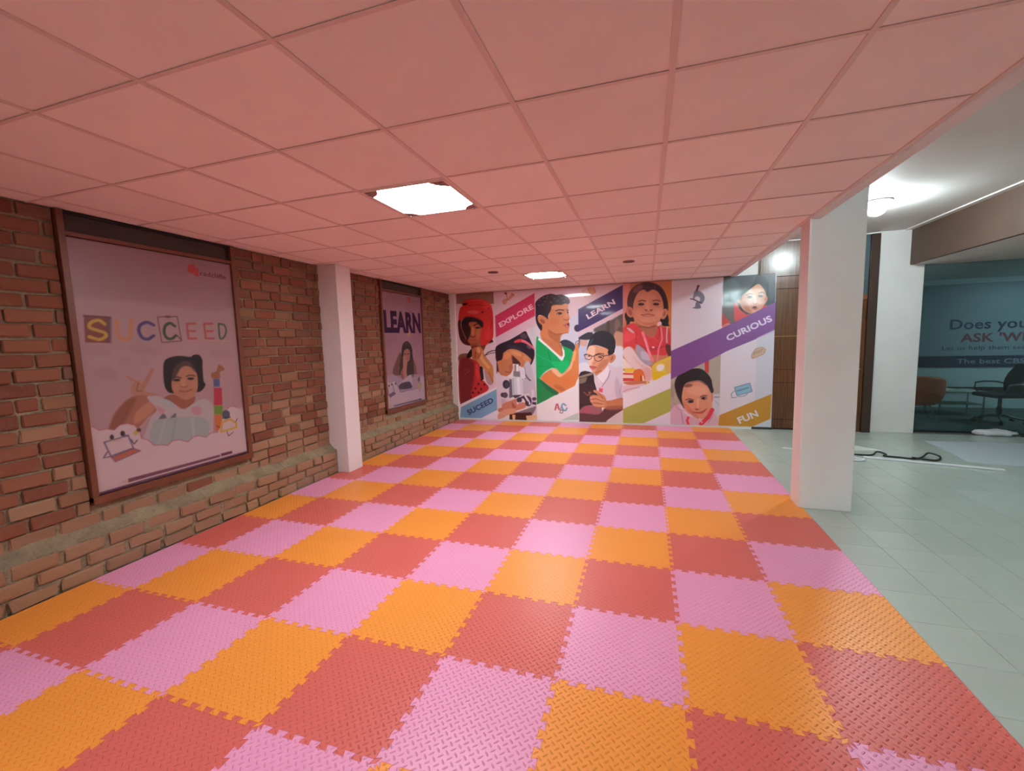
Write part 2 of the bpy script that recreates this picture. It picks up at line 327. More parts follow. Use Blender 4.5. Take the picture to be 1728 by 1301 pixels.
# printed artwork in metres on its wall: kind, colour, softness, opacity, smooth or half-width, points
TX_MURAL = [('SUCEED', (-3.525, 0.102), (-2.953, 0.39), 0.1026, (58, 74, 130)), ('EXPLORE', (-2.771, 1.884), (-2.077, 2.228), 0.0912, (240, 196, 214)), ('LEARN', (-1.038, 1.975), (-0.539, 2.239), 0.0916, (228, 206, 222)), ('CURIOUS', (1.326, 1.508), (1.987, 1.828), 0.0985, (222, 206, 232)), ('FUN', (1.539, 0.084), (1.83, 0.229), 0.1078, (226, 220, 224))]
ART_MURAL = """
0 -9 -2.895
1 228 205 214 0.0023 1 0 -3.719 2.638 -2.869 2.608 -2.709 1.159 -3.785 1.17
1 142 112 92 0.0045 1 0 -3.693 2.659 -2.877 2.641 -2.883 2.354 -3.695 2.396
1 206 48 46 0.0034 1 1 -3.574 2.346 -3.509 2.452 -3.364 2.482 -3.188 2.461 -3.06 2.427 -2.97 2.347 -2.922 2.227 -2.912 2.011 -2.921 1.752 -2.948 1.655 -3.02 1.58 -3.092 1.538 -3.164 1.518 -3.217 1.541 -3.22 1.607 -3.19 1.771 -3.147 1.988 -3.215 2.056 -3.344 2.094 -3.499 2.117 -3.598 2.061 -3.627 1.951 -3.598 1.784 -3.518 1.659 -3.414 1.545 -3.546 1.565 -3.629 1.64 -3.672 1.775 -3.676 2.02 -3.656 2.196 -3.624 2.304
1 172 98 66 0.0034 1 1 -3.606 2.017 -3.499 2.106 -3.32 2.093 -3.18 2.044 -3.141 1.977 -3.176 1.825 -3.206 1.662 -3.215 1.596 -3.188 1.518 -3.284 1.487 -3.393 1.478 -3.426 1.546 -3.518 1.659 -3.586 1.783
1 34 18 20 0.0158 1 1 -3.61 2.017 -3.511 2.118 -3.32 2.104 -3.14 2.009 -3.156 1.89 -3.23 1.969 -3.299 2.016 -3.431 2.01 -3.458 1.945 -3.57 1.872
1 42 22 24 0.0203 0.92 1 -3.609 1.951 -3.445 1.956 -3.402 1.855 -3.43 1.745 -3.482 1.658 -3.518 1.659 -3.586 1.783
1 195 112 76 0.0248 1 1 -3.205 1.766 -3.227 1.697 -3.257 1.657 -3.285 1.662 -3.299 1.709 -3.294 1.78 -3.272 1.849 -3.242 1.888 -3.214 1.883 -3.2 1.837
1 206 128 86 0.0203 1 1 -3.325 1.83 -3.334 1.776 -3.353 1.742 -3.375 1.743 -3.392 1.777 -3.396 1.833 -3.387 1.887 -3.368 1.921 -3.346 1.92 -3.329 1.885
1 170 90 62 0.0158 0.7 1 -3.289 1.983 -3.301 1.969 -3.331 1.961 -3.368 1.963 -3.397 1.973 -3.408 1.987 -3.396 2.001 -3.366 2.008 -3.329 2.007 -3.3 1.997
2 38 20 18 0.0068 1 0.0101 -3.332 1.94 -3.265 1.979 -3.189 1.966
1 32 18 20 0.0068 1 1 -3.194 1.894 -3.205 1.884 -3.234 1.878 -3.269 1.88 -3.297 1.887 -3.308 1.898 -3.296 1.908 -3.268 1.913 -3.232 1.912 -3.204 1.904
1 200 160 140 0.0034 0.6 1 -3.212 1.89 -3.214 1.887 -3.218 1.885 -3.224 1.885 -3.229 1.887 -3.231 1.891 -3.229 1.894 -3.224 1.896 -3.218 1.895 -3.213 1.893
1 28 14 18 0.0113 1 1 -3.44 1.876 -3.453 1.863 -3.484 1.857 -3.523 1.858 -3.554 1.867 -3.566 1.88 -3.553 1.893 -3.521 1.9 -3.483 1.898 -3.452 1.889
2 96 42 32 0.0079 1 0.0079 -3.421 1.734 -3.365 1.712 -3.308 1.736
1 192 88 78 0.0056 1 1 -3.421 1.662 -3.349 1.679 -3.275 1.658 -3.312 1.626 -3.387 1.614
2 110 40 38 0.0034 1 0.0034 -3.416 1.654 -3.278 1.65
1 150 80 55 0.0281 0.8 1 -3.258 1.553 -3.275 1.527 -3.317 1.512 -3.369 1.513 -3.411 1.53 -3.426 1.557 -3.408 1.582 -3.366 1.598 -3.314 1.596 -3.273 1.579
1 74 22 28 0.0056 1 1 -3.683 2.02 -3.625 2.062 -3.614 1.929 -3.574 1.783 -3.506 1.659 -3.414 1.548 -3.546 1.565 -3.629 1.64 -3.672 1.775
2 190 140 150 0.0045 1 0.0051 -3.625 1.995 -3.606 1.884 -3.518 1.676
1 226 80 74 0.045 0.8 1 -2.952 2.277 -2.994 2.25 -3.054 2.253 -3.109 2.286 -3.138 2.335 -3.13 2.383 -3.087 2.409 -3.027 2.406 -2.972 2.373 -2.944 2.324
1 224 112 104 0.018 0.75 1 -3.215 2.202 -3.241 2.182 -3.304 2.174 -3.381 2.18 -3.442 2.198 -3.464 2.222 -3.439 2.242 -3.375 2.25 -3.298 2.244 -3.237 2.226
1 110 24 30 0.0045 1 1 -3.108 2.198 -3.115 2.187 -3.13 2.18 -3.149 2.181 -3.164 2.189 -3.169 2.201 -3.163 2.212 -3.147 2.218 -3.129 2.217 -3.114 2.21
1 120 28 32 0.0045 1 1 -2.992 2.273 -2.996 2.262 -3.003 2.255 -3.013 2.256 -3.02 2.263 -3.023 2.275 -3.019 2.286 -3.011 2.293 -3.002 2.292 -2.995 2.285
1 62 20 26 0.0113 1 1 -3.45 2.385 -3.46 2.371 -3.49 2.359 -3.529 2.357 -3.561 2.363 -3.574 2.376 -3.564 2.391 -3.534 2.402 -3.495 2.405 -3.463 2.399
2 150 30 34 0.0068 1 0.0056 -3.429 2.349 -3.227 2.348 -3.064 2.329
2 232 110 100 0.0113 0.6 0.0079 -3.414 2.436 -3.247 2.448 -3.084 2.405
2 150 34 38 0.0068 1 0.0079 -2.979 2.1 -2.945 2.013 -2.969 1.884 -2.998 1.819
2 170 34 36 0.009 0.7 0.0079 -3.608 2.105 -3.438 2.142 -3.237 2.106 -3.145 2.031
1 222 66 60 0.0394 0.7 1 -2.969 1.753 -2.999 1.68 -3.043 1.64 -3.086 1.648 -3.11 1.702 -3.106 1.78 -3.076 1.852 -3.031 1.892 -2.989 1.883 -2.965 1.83
1 32 16 22 0.0045 1 1 -3.02 1.585 -2.948 1.649 -2.919 1.528 -2.999 1.523
1 222 204 214 0.0047 1 1 -3.168 1.421 -3.093 1.518 -3.021 1.571 -2.871 1.513 -2.885 0.654 -3.09 0.607 -3.121 0.742 -3.163 0.898 -3.179 1.121
1 128 92 68 0.0093 1 1 -3.68 1.357 -3.493 1.382 -3.461 1.292 -3.354 1.246 -3.684 1.223
1 120 62 42 0.0093 1 1 -3.402 1.536 -3.199 1.532 -3.092 1.551 -3.144 1.431 -3.193 1.388 -3.37 1.436
1 196 48 52 0.0047 1 1 -3.683 1.233 -3.354 1.246 -3.248 1.189 -3.218 1.033 -3.189 0.853 -3.132 0.786 -3.088 0.618 -3.692 0.32
1 112 34 42 0.0524 0.85 1 -3.683 1.233 -3.379 1.218 -3.374 0.898 -3.44 0.604 -3.497 0.409 -3.692 0.32
1 226 58 62 0.0256 1 1 -3.256 1.014 -3.256 0.915 -3.272 0.853 -3.298 0.85 -3.323 0.909 -3.338 1.007 -3.337 1.106 -3.321 1.168 -3.296 1.17 -3.271 1.112
1 24 20 32 0.0058 1 1 -3.237 1.1 -3.179 1.124 -3.169 1.01 -3.162 0.853 -3.212 0.865 -3.238 0.977
1 182 150 160 0.007 1 1 -3.134 1.043 -3.054 0.965 -2.966 0.787 -3.015 0.731 -3.084 0.775 -3.133 0.921
1 208 142 88 0.007 1 1 -3.321 1.457 -3.189 1.498 -3.117 1.342 -3.01 1.197 -2.949 1.086 -2.949 0.831 -2.972 0.781 -3.066 0.948 -3.157 1.071 -3.249 1.161 -3.328 1.279
2 238 184 124 0.0303 0.8 0.0326 -3.25 1.444 -3.174 1.244 -3.049 1.098
2 170 96 60 0.0163 0.6 0.0151 -3.041 0.987 -2.965 0.798
1 188 108 68 0.007 1 1 -3.412 1.37 -3.375 1.48 -3.283 1.511 -3.188 1.509 -3.207 1.333 -3.312 1.243 -3.4 1.291
1 222 160 108 0.0163 1 1 -3.208 1.454 -3.207 1.414 -3.222 1.386 -3.248 1.38 -3.275 1.399 -3.292 1.435 -3.293 1.475 -3.278 1.503 -3.252 1.509 -3.226 1.49
2 120 56 38 0.007 1 0.007 -3.317 1.412 -3.334 1.29
1 30 16 18 0.0058 1 1 -3.524 1.299 -3.491 1.382 -3.405 1.475 -3.399 1.392 -3.411 1.319 -3.461 1.287
2 28 20 28 0.0035 1 0.0087 -3.124 1.329 -3.05 1.394 -2.955 1.427 -2.867 1.431
2 28 20 28 0.0035 1 0.0052 -3.085 1.344 -3.004 1.376 -2.868 1.391
2 172 110 110 0.0047 0.6 0.0052 -3.594 1.012 -3.537 1.068 -3.469 1.028 -3.547 0.967 -3.561 0.933
2 150 70 74 0.0058 0.5 0.0047 -3.661 0.887 -3.49 0.876
1 62 20 30 0.0047 1 1 -3.261 0.754 -3.265 0.741 -3.277 0.733 -3.29 0.733 -3.301 0.741 -3.304 0.754 -3.3 0.768 -3.288 0.776 -3.275 0.776 -3.264 0.768
1 62 20 30 0.0047 1 1 -3.328 0.662 -3.333 0.648 -3.344 0.64 -3.358 0.64 -3.368 0.648 -3.372 0.661 -3.367 0.675 -3.356 0.683 -3.343 0.683 -3.332 0.675
1 62 20 30 0.0047 1 1 -3.205 0.646 -3.21 0.632 -3.221 0.624 -3.234 0.624 -3.245 0.632 -3.248 0.645 -3.244 0.659 -3.232 0.667 -3.219 0.667 -3.209 0.659
1 62 20 30 0.0047 1 1 -3.385 0.573 -3.39 0.559 -3.401 0.551 -3.415 0.551 -3.425 0.559 -3.429 0.572 -3.424 0.586 -3.413 0.594 -3.399 0.594 -3.389 0.586
1 62 20 30 0.0047 1 1 -3.262 0.577 -3.266 0.564 -3.277 0.556 -3.291 0.556 -3.301 0.564 -3.305 0.577 -3.3 0.59 -3.289 0.599 -3.276 0.599 -3.265 0.591
1 62 20 30 0.0047 1 1 -3.129 0.745 -3.134 0.732 -3.145 0.723 -3.158 0.723 -3.169 0.732 -3.172 0.745 -3.168 0.758 -3.157 0.766 -3.144 0.766 -3.133 0.758
1 62 20 30 0.0047 1 1 -3.441 0.479 -3.446 0.465 -3.457 0.457 -3.471 0.457 -3.482 0.465 -3.485 0.478 -3.481 0.492 -3.469 0.5 -3.456 0.5 -3.445 0.492
1 62 20 30 0.0047 1 1 -3.192 0.842 -3.196 0.829 -3.207 0.821 -3.221 0.821 -3.231 0.829 -3.235 0.842 -3.23 0.855 -3.219 0.864 -3.206 0.864 -3.195 0.855
1 236 232 240 0.0023 1 0 -3.711 0.323 -2.874 0.707 -2.876 0.648 -3.714 0.256
1 126 180 214 0.0023 1 0 -3.691 0.262 -2.882 0.656 -2.866 0.234 -3.243 0.047 -3.723 0.047
1 236 232 240 0.0023 1 0 -3.243 0.047 -2.866 0.238 -2.862 0.003 -3.245 -0.008
0 -2.895 -2.056
1 226 206 216 0.0022 1 0 -2.897 2.674 -2.008 2.618 -2.041 1.152 -2.949 1.161
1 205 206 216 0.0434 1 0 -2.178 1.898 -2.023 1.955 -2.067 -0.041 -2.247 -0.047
1 200 140 110 0.0043 0.8 1 -2.711 2.408 -2.631 2.446 -2.607 2.403 -2.646 2.328 -2.702 2.344
1 205 140 105 0.0043 0.8 1 -2.597 2.434 -2.504 2.539 -2.467 2.49 -2.576 2.409
1 150 60 60 0.0043 1 1 -2.608 2.542 -2.614 2.527 -2.629 2.519 -2.647 2.52 -2.661 2.53 -2.666 2.545 -2.66 2.56 -2.645 2.568 -2.627 2.567 -2.613 2.557
2 120 60 50 0.0033 1 0.0043 -2.623 2.52 -2.607 2.429 -2.575 2.417
2 120 60 50 0.0033 1 0.0043 -2.527 2.535 -2.467 2.49
1 206 58 98 0.0022 1 0 -2.872 2.117 -2.054 2.517 -2.053 2.081 -2.872 1.691
1 218 190 205 0.0022 1 0 -2.872 1.691 -2.053 2.081 -2.051 1.903 -2.873 1.505
1 38 28 44 0.0043 1 1 -2.873 1.505 -2.587 1.634 -2.404 1.725 -2.257 1.795 -2.204 1.708 -2.141 1.579 -2.084 1.419 -2.093 1.27 -2.163 1.132 -2.216 1.229 -2.302 1.348 -2.481 1.373 -2.639 1.419 -2.723 1.312 -2.807 1.215 -2.882 1.237
1 88 76 92 0.0217 0.8 1 -2.221 1.673 -2.246 1.649 -2.29 1.645 -2.335 1.662 -2.364 1.694 -2.366 1.728 -2.34 1.752 -2.296 1.756 -2.251 1.739 -2.223 1.707
1 228 110 130 0.0043 1 1 -2.486 1.604 -2.384 1.644 -2.251 1.609 -2.099 1.483 -2.09 1.43 -2.209 1.528 -2.341 1.584 -2.476 1.577
1 214 60 72 0.0043 1 1 -2.486 1.604 -2.384 1.644 -2.339 1.632 -2.352 1.585 -2.476 1.579
1 120 110 135 0.0152 0.7 1 -2.143 1.453 -2.163 1.444 -2.192 1.451 -2.22 1.47 -2.235 1.495 -2.232 1.516 -2.212 1.525 -2.183 1.519 -2.155 1.5 -2.14 1.474
1 70 62 80 0.0239 0.5 1 -2.302 1.447 -2.34 1.435 -2.43 1.44 -2.54 1.461 -2.626 1.489 -2.656 1.514 -2.618 1.527 -2.527 1.521 -2.417 1.5 -2.332 1.472
1 196 128 88 0.0056 1 1 -2.852 1.25 -2.721 1.379 -2.593 1.453 -2.446 1.439 -2.301 1.372 -2.214 1.306 -2.149 1.23 -2.218 1.124 -2.331 1.081 -2.442 1.158 -2.521 1.17 -2.535 1.083 -2.572 0.974 -2.631 0.931 -2.701 0.898 -2.781 0.931 -2.826 0.986 -2.87 1.075
1 222 160 114 0.0291 0.8 1 -2.344 1.321 -2.375 1.306 -2.439 1.312 -2.511 1.339 -2.563 1.375 -2.575 1.407 -2.543 1.422 -2.479 1.415 -2.408 1.389 -2.356 1.353
1 224 152 102 0.0336 0.7 1 -2.562 1.366 -2.558 1.324 -2.586 1.283 -2.636 1.256 -2.688 1.256 -2.723 1.281 -2.727 1.323 -2.698 1.365 -2.648 1.391 -2.596 1.391
1 165 96 72 0.0246 0.6 1 -2.524 1.083 -2.533 1.045 -2.557 1.021 -2.585 1.021 -2.607 1.045 -2.615 1.084 -2.605 1.122 -2.581 1.146 -2.553 1.145 -2.531 1.121
1 80 44 42 0.0101 1 1 -2.539 1.322 -2.451 1.256 -2.374 1.168 -2.409 1.115 -2.454 1.153 -2.521 1.164 -2.536 1.246
2 120 70 52 0.0112 0.8 0.0101 -2.545 1.322 -2.532 1.17
1 214 150 110 0.0269 0.7 1 -2.203 1.231 -2.23 1.21 -2.27 1.21 -2.305 1.23 -2.323 1.263 -2.317 1.297 -2.289 1.318 -2.25 1.318 -2.214 1.297 -2.196 1.264
2 128 66 54 0.0067 1 0.0067 -2.698 1.013 -2.629 0.985 -2.571 1.007
1 40 26 40 0.0067 1 1 -2.867 1.513 -2.753 1.467 -2.727 1.358 -2.759 1.249 -2.818 1.228 -2.876 1.229
1 96 40 50 0.009 1 1 -2.869 1.223 -2.826 0.986 -2.878 0.964
1 222 210 224 0.0067 1 1 -2.873 0.964 -2.781 0.931 -2.62 0.898 -2.577 0.832 -2.587 0.457 -2.787 0.365 -2.886 0.228
1 196 180 200 0.0134 0.7 1 -2.785 0.454 -2.681 0.411 -2.672 0.322 -2.789 0.331
1 192 190 204 0.0157 1 1 -2.309 1.092 -2.173 1.166 -2.067 0.464 -2.325 0.461
2 92 92 104 0.0056 1 0.0134 -2.298 1.081 -2.279 0.951 -2.225 0.865 -2.181 0.827
2 92 92 104 0.0045 1 0.0067 -2.349 0.848 -2.269 0.87
1 222 222 236 0.0067 1 1 -2.377 1.071 -2.298 1.081 -2.279 0.919 -2.315 0.843 -2.38 0.952
1 130 130 140 0.0045 1 0 -2.525 1.023 -2.39 1.011 -2.381 0.897 -2.529 0.908
1 210 206 216 0.0045 1 0 -2.52 1.126 -2.408 1.156 -2.401 1.006 -2.523 1.018
1 120 110 124 0.0045 1 0 -2.494 1.137 -2.465 1.148 -2.469 1.012 -2.494 1.017
1 246 244 250 0.0045 1 0 -2.459 1.15 -2.425 1.154 -2.421 1.012 -2.46 1.015
1 206 218 228 0.0034 1 0 -2.566 0.865 -2.46 0.9 -2.348 0.876 -2.327 0.559 -2.448 0.538 -2.55 0.546
1 170 184 198 0.0157 0.7 0 -2.567 0.859 -2.518 0.881 -2.505 0.542 -2.55 0.546
1 236 240 246 0.0134 0.8 0 -2.461 0.886 -2.404 0.889 -2.39 0.553 -2.447 0.547
1 104 104 122 0.0045 1 0 -2.616 0.854 -2.567 0.854 -2.554 0.49 -2.626 0.473
1 48 48 66 0.0045 1 1 -2.609 0.749 -2.624 0.697 -2.662 0.665 -2.708 0.665 -2.744 0.697 -2.757 0.749 -2.741 0.801 -2.703 0.833 -2.657 0.833 -2.621 0.801
1 74 76 96 0.0112 1 1 -2.632 0.744 -2.64 0.711 -2.661 0.691 -2.685 0.691 -2.704 0.711 -2.71 0.743 -2.702 0.776 -2.682 0.796 -2.657 0.796 -2.638 0.776
1 52 52 70 0.0045 1 1 -2.712 0.535 -2.722 0.508 -2.746 0.49 -2.775 0.49 -2.797 0.507 -2.805 0.534 -2.796 0.562 -2.772 0.579 -2.743 0.579 -2.72 0.562
1 84 80 96 0.0056 1 1 -2.654 0.531 -2.666 0.497 -2.695 0.476 -2.729 0.475 -2.756 0.496 -2.766 0.53 -2.754 0.564 -2.726 0.585 -2.691 0.586 -2.664 0.565
1 60 56 80 0.0067 1 1 -2.551 0.529 -2.346 0.537 -2.189 0.495 -2.17 0.354 -2.261 0.319 -2.325 0.461 -2.461 0.459 -2.529 0.491
2 226 226 236 0.0045 1 0.0101 -2.472 0.47 -2.323 0.537 -2.21 0.56
2 226 226 236 0.0056 1 0.0202 -2.29 0.516 -2.235 0.429 -2.203 0.364
1 56 52 74 0.0067 1 1 -2.359 0.438 -2.371 0.406 -2.4 0.385 -2.435 0.385 -2.463 0.404 -2.473 0.436 -2.461 0.469 -2.432 0.489 -2.397 0.49 -2.369 0.47
1 190 180 196 0.0067 1 1 -2.373 0.366 -2.38 0.347 -2.397 0.334 -2.418 0.334 -2.435 0.346 -2.441 0.365 -2.434 0.385 -2.416 0.397 -2.395 0.397 -2.379 0.386
1 54 52 74 0.0067 1 1 -2.219 0.369 -2.227 0.341 -2.248 0.323 -2.273 0.322 -2.293 0.339 -2.3 0.368 -2.292 0.396 -2.271 0.414 -2.246 0.414 -2.226 0.397
1 214 212 224 0.0067 1 0 -2.163 0.648 -2.108 0.638 -2.106 0.486 -2.167 0.485
1 70 66 84 0.0067 1 1 -2.062 0.464 -2.071 0.445 -2.093 0.433 -2.121 0.432 -2.143 0.444 -2.151 0.463 -2.142 0.482 -2.119 0.495 -2.092 0.495 -2.07 0.483
1 50 46 62 0.0067 1 0 -2.152 0.398 -2.069 0.399 -2.07 0.344 -2.148 0.354
1 206 138 112 0.009 1 1 -2.782 0.342 -2.623 0.412 -2.473 0.458 -2.464 0.348 -2.327 0.395 -2.284 0.296 -2.468 0.226 -2.629 0.223 -2.768 0.242
1 150 72 60 0.009 0.6 1 -2.578 0.39 -2.51 0.336 -2.489 0.281 -2.558 0.28
1 130 120 134 0.0067 1 1 -2.422 0.205 -2.172 0.288 -2.071 0.312 -2.129 0.179 -2.186 0.156 -2.492 0.17
1 62 26 34 0.0045 1 0 -2.631 0.161 -2.174 0.194 -2.153 0.135 -2.155 0.035 -2.635 0.021
1 222 164 138 0.0067 1 1 -2.871 0.138 -2.768 0.231 -2.628 0.256 -2.513 0.247 -2.48 0.204 -2.538 0.158 -2.678 0.121 -2.75 0.074 -2.874 0.037
1 196 128 106 0.0067 1 1 -2.867 0.251 -2.779 0.275 -2.757 0.231 -2.84 0.184 -2.869 0.195
1 232 196 150 0.0045 1 0 -2.574 0.135 -2.505 0.136 -2.519 0.025 -2.565 0.023
1 226 192 154 0.0045 1 0 -2.288 0.12 -2.063 0.148 -2.065 0.038 -2.268 0.032
0 -2.056 -1.225
1 224 200 214 0.0021 1 0 -2.075 2.678 -1.135 2.617 -1.163 -0.061 -2.139 -0.094
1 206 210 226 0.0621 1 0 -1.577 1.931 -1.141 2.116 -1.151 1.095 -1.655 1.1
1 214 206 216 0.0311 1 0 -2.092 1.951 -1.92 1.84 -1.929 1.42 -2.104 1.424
1 50 34 70 0.0052 1 1 -1.181 1.814 -1.193 1.775 -1.223 1.752 -1.26 1.753 -1.29 1.778 -1.301 1.818 -1.289 1.858 -1.259 1.881 -1.222 1.879 -1.192 1.854
1 46 58 76 0.0083 1 1 -1.583 1.559 -1.498 1.609 -1.394 1.585 -1.291 1.5 -1.313 1.377 -1.417 1.42 -1.542 1.485
2 60 64 84 0.0031 1 0.0052 -1.281 1.5 -1.27 1.561 -1.228 1.581
1 206 132 88 0.0052 1 1 -1.93 1.882 -1.787 2.043 -1.73 2.267 -1.446 2.293 -1.412 2.149 -1.398 2.067 -1.38 1.995 -1.399 1.965 -1.396 1.842 -1.413 1.74 -1.497 1.722 -1.56 1.672 -1.584 1.538 -1.565 1.413 -1.535 1.308 -1.673 1.31 -1.83 1.502 -1.951 1.674
1 172 104 66 0.0269 0.75 1 -1.803 1.815 -1.665 1.728 -1.539 1.724 -1.561 1.662 -1.594 1.538 -1.773 1.668
1 224 158 114 0.0228 0.8 1 -1.709 2.245 -1.447 2.273 -1.427 2.201 -1.679 2.182
1 220 142 96 0.0186 0.8 1 -1.425 2.068 -1.432 2.039 -1.45 2.021 -1.472 2.022 -1.489 2.041 -1.496 2.071 -1.488 2.101 -1.47 2.119 -1.448 2.118 -1.431 2.099
1 202 120 76 0.0352 0.7 1 -1.594 1.921 -1.626 1.888 -1.68 1.881 -1.736 1.903 -1.771 1.945 -1.772 1.991 -1.739 2.024 -1.685 2.03 -1.63 2.009 -1.595 1.967
1 40 32 46 0.0052 1 1 -2.044 2.221 -2.044 2.325 -1.984 2.394 -1.865 2.459 -1.737 2.48 -1.632 2.456 -1.527 2.455 -1.424 2.408 -1.374 2.32 -1.405 2.269 -1.457 2.289 -1.541 2.263 -1.635 2.272 -1.72 2.256 -1.742 2.175 -1.792 2.085 -1.807 2.002 -1.883 2.068 -1.98 2.093 -1.993 2.01 -1.924 1.945 -1.92 1.84 -1.938 1.789 -1.996 1.864 -2.042 1.991
1 104 88 108 0.0083 0.75 1 -1.925 2.375 -1.929 2.367 -1.942 2.361 -1.959 2.359 -1.974 2.362 -1.98 2.368 -1.976 2.376 -1.963 2.382 -1.946 2.384 -1.931 2.381
1 104 88 108 0.0083 0.75 1 -1.865 2.43 -1.865 2.421 -1.873 2.41 -1.886 2.4 -1.9 2.395 -1.909 2.398 -1.909 2.407 -1.901 2.419 -1.888 2.429 -1.874 2.433
1 104 88 108 0.0083 0.75 1 -1.775 2.453 -1.778 2.445 -1.789 2.436 -1.805 2.432 -1.82 2.432 -1.827 2.438 -1.825 2.446 -1.813 2.454 -1.797 2.459 -1.782 2.458
1 104 88 108 0.0083 0.75 1 -1.689 2.434 -1.694 2.427 -1.708 2.423 -1.725 2.424 -1.739 2.429 -1.744 2.437 -1.739 2.444 -1.725 2.447 -1.708 2.446 -1.694 2.441
1 104 88 108 0.0083 0.75 1 -1.952 2.265 -1.96 2.262 -1.975 2.265 -1.99 2.274 -1.999 2.285 -2 2.294 -1.991 2.298 -1.977 2.294 -1.962 2.285 -1.953 2.274
1 104 88 108 0.0083 0.75 1 -1.874 2.294 -1.877 2.285 -1.888 2.277 -1.905 2.272 -1.919 2.273 -1.927 2.278 -1.924 2.287 -1.913 2.295 -1.896 2.3 -1.882 2.299
1 104 88 108 0.0083 0.75 1 -1.797 2.395 -1.805 2.39 -1.82 2.391 -1.835 2.398 -1.847 2.407 -1.849 2.416 -1.841 2.421 -1.827 2.42 -1.811 2.413 -1.8 2.404
1 104 88 108 0.0083 0.75 1 -1.719 2.306 -1.728 2.304 -1.741 2.31 -1.754 2.321 -1.761 2.333 -1.76 2.342 -1.752 2.344 -1.738 2.338 -1.725 2.327 -1.718 2.315
1 104 88 108 0.0083 0.75 1 -1.587 2.35 -1.589 2.342 -1.601 2.334 -1.617 2.329 -1.631 2.33 -1.639 2.335 -1.636 2.343 -1.625 2.352 -1.609 2.356 -1.594 2.356
1 104 88 108 0.0083 0.75 1 -1.501 2.398 -1.506 2.391 -1.52 2.387 -1.537 2.388 -1.55 2.393 -1.555 2.401 -1.55 2.408 -1.536 2.411 -1.52 2.41 -1.506 2.405
1 104 88 108 0.0083 0.75 1 -1.42 2.364 -1.427 2.359 -1.442 2.36 -1.457 2.367 -1.468 2.376 -1.47 2.385 -1.463 2.389 -1.449 2.388 -1.433 2.382 -1.422 2.372
1 104 88 108 0.0083 0.75 1 -1.553 2.421 -1.56 2.416 -1.574 2.414 -1.59 2.418 -1.603 2.425 -1.607 2.434 -1.6 2.439 -1.586 2.441 -1.569 2.437 -1.557 2.43
1 104 88 108 0.0083 0.75 1 -1.637 2.395 -1.641 2.387 -1.654 2.381 -1.671 2.379 -1.685 2.382 -1.692 2.388 -1.687 2.396 -1.675 2.402 -1.658 2.404 -1.644 2.401
1 104 88 108 0.0083 0.75 1 -1.461 2.33 -1.467 2.324 -1.481 2.323 -1.498 2.327 -1.51 2.334 -1.514 2.342 -1.507 2.348 -1.493 2.349 -1.477 2.345 -1.465 2.338
1 104 88 108 0.0083 0.75 1 -1.829 2.349 -1.833 2.341 -1.846 2.335 -1.863 2.333 -1.877 2.336 -1.884 2.342 -1.88 2.35 -1.867 2.356 -1.85 2.358 -1.835 2.355
1 206 132 92 0.0052 1 1 -2.005 2.052 -1.959 2.079 -1.873 2.062 -1.804 1.992 -1.817 1.909 -1.876 1.878 -1.94 1.914 -1.988 1.968
1 150 80 56 0.0124 0.8 1 -1.96 2.009 -1.895 2.006 -1.859 1.953 -1.886 1.922 -1.929 1.945
2 52 30 32 0.0062 1 0.0093 -1.645 2.158 -1.584 2.178 -1.495 2.163
1 60 34 36 0.0062 1 1 -1.638 2.093 -1.595 2.129 -1.527 2.114 -1.538 2.089 -1.596 2.08
1 215 180 160 0.0041 1 1 -1.594 2.091 -1.597 2.087 -1.605 2.084 -1.616 2.084 -1.624 2.088 -1.627 2.093 -1.624 2.097 -1.616 2.1 -1.605 2.1 -1.597 2.096
1 24 14 18 0.0041 1 1 -1.543 2.106 -1.548 2.095 -1.559 2.088 -1.574 2.088 -1.585 2.096 -1.589 2.108 -1.585 2.12 -1.573 2.127 -1.559 2.127 -1.547 2.119
2 60 34 34 0.0052 1 0.0083 -1.433 2.16 -1.407 2.161
1 50 30 32 0.0041 1 1 -1.405 2.116 -1.408 2.105 -1.416 2.097 -1.425 2.098 -1.432 2.106 -1.434 2.118 -1.431 2.13 -1.424 2.137 -1.415 2.136 -1.408 2.128
2 150 80 54 0.0072 1 0.0083 -1.493 1.989 -1.446 1.972 -1.409 1.986
2 226 160 116 0.0124 0.7 0.0114 -1.449 2.131 -1.424 2.038
1 186 98 90 0.0052 1 1 -1.51 1.882 -1.452 1.914 -1.4 1.924 -1.385 1.883 -1.388 1.842 -1.432 1.818 -1.479 1.856
1 80 26 34 0.0052 1 1 -1.431 1.905 -1.394 1.919 -1.4 1.878 -1.421 1.869
1 206 130 110 0.0062 1 1 -1.401 1.844 -1.41 1.837 -1.425 1.836 -1.44 1.842 -1.451 1.853 -1.452 1.864 -1.444 1.871 -1.429 1.871 -1.413 1.865 -1.403 1.854
2 140 80 54 0.0124 0.6 0.0072 -1.771 1.773 -1.644 1.711 -1.528 1.723 -1.413 1.74
1 8 176 98 0.0043 1 1 -2.046 1.579 -1.968 1.63 -1.83 1.49 -1.693 1.361 -1.547 1.201 -1.503 1.316 -1.522 1.42 -1.595 1.515 -1.5 1.482 -1.334 1.385 -1.357 1.209 -1.422 1.085 -1.551 0.96 -1.645 1.055 -1.752 1.066 -1.895 0.982 -1.996 0.854 -2.04 0.832 -2.058 0.35 -2.079 0.35
1 14 206 118 0.0234 0.8 1 -1.75 1.183 -1.547 1.196 -1.42 1.21 -1.422 1.095 -1.55 0.97 -1.645 1.055
1 0 146 82 0.0149 1 1 -2.051 0.832 -1.974 0.854 -1.791 0.704 -1.62 0.599 -1.795 0.49 -2.058 0.35
1 24 110 72 0.017 0.8 1 -1.974 0.832 -1.791 0.715 -1.62 0.599 -1.686 0.545 -1.857 0.661
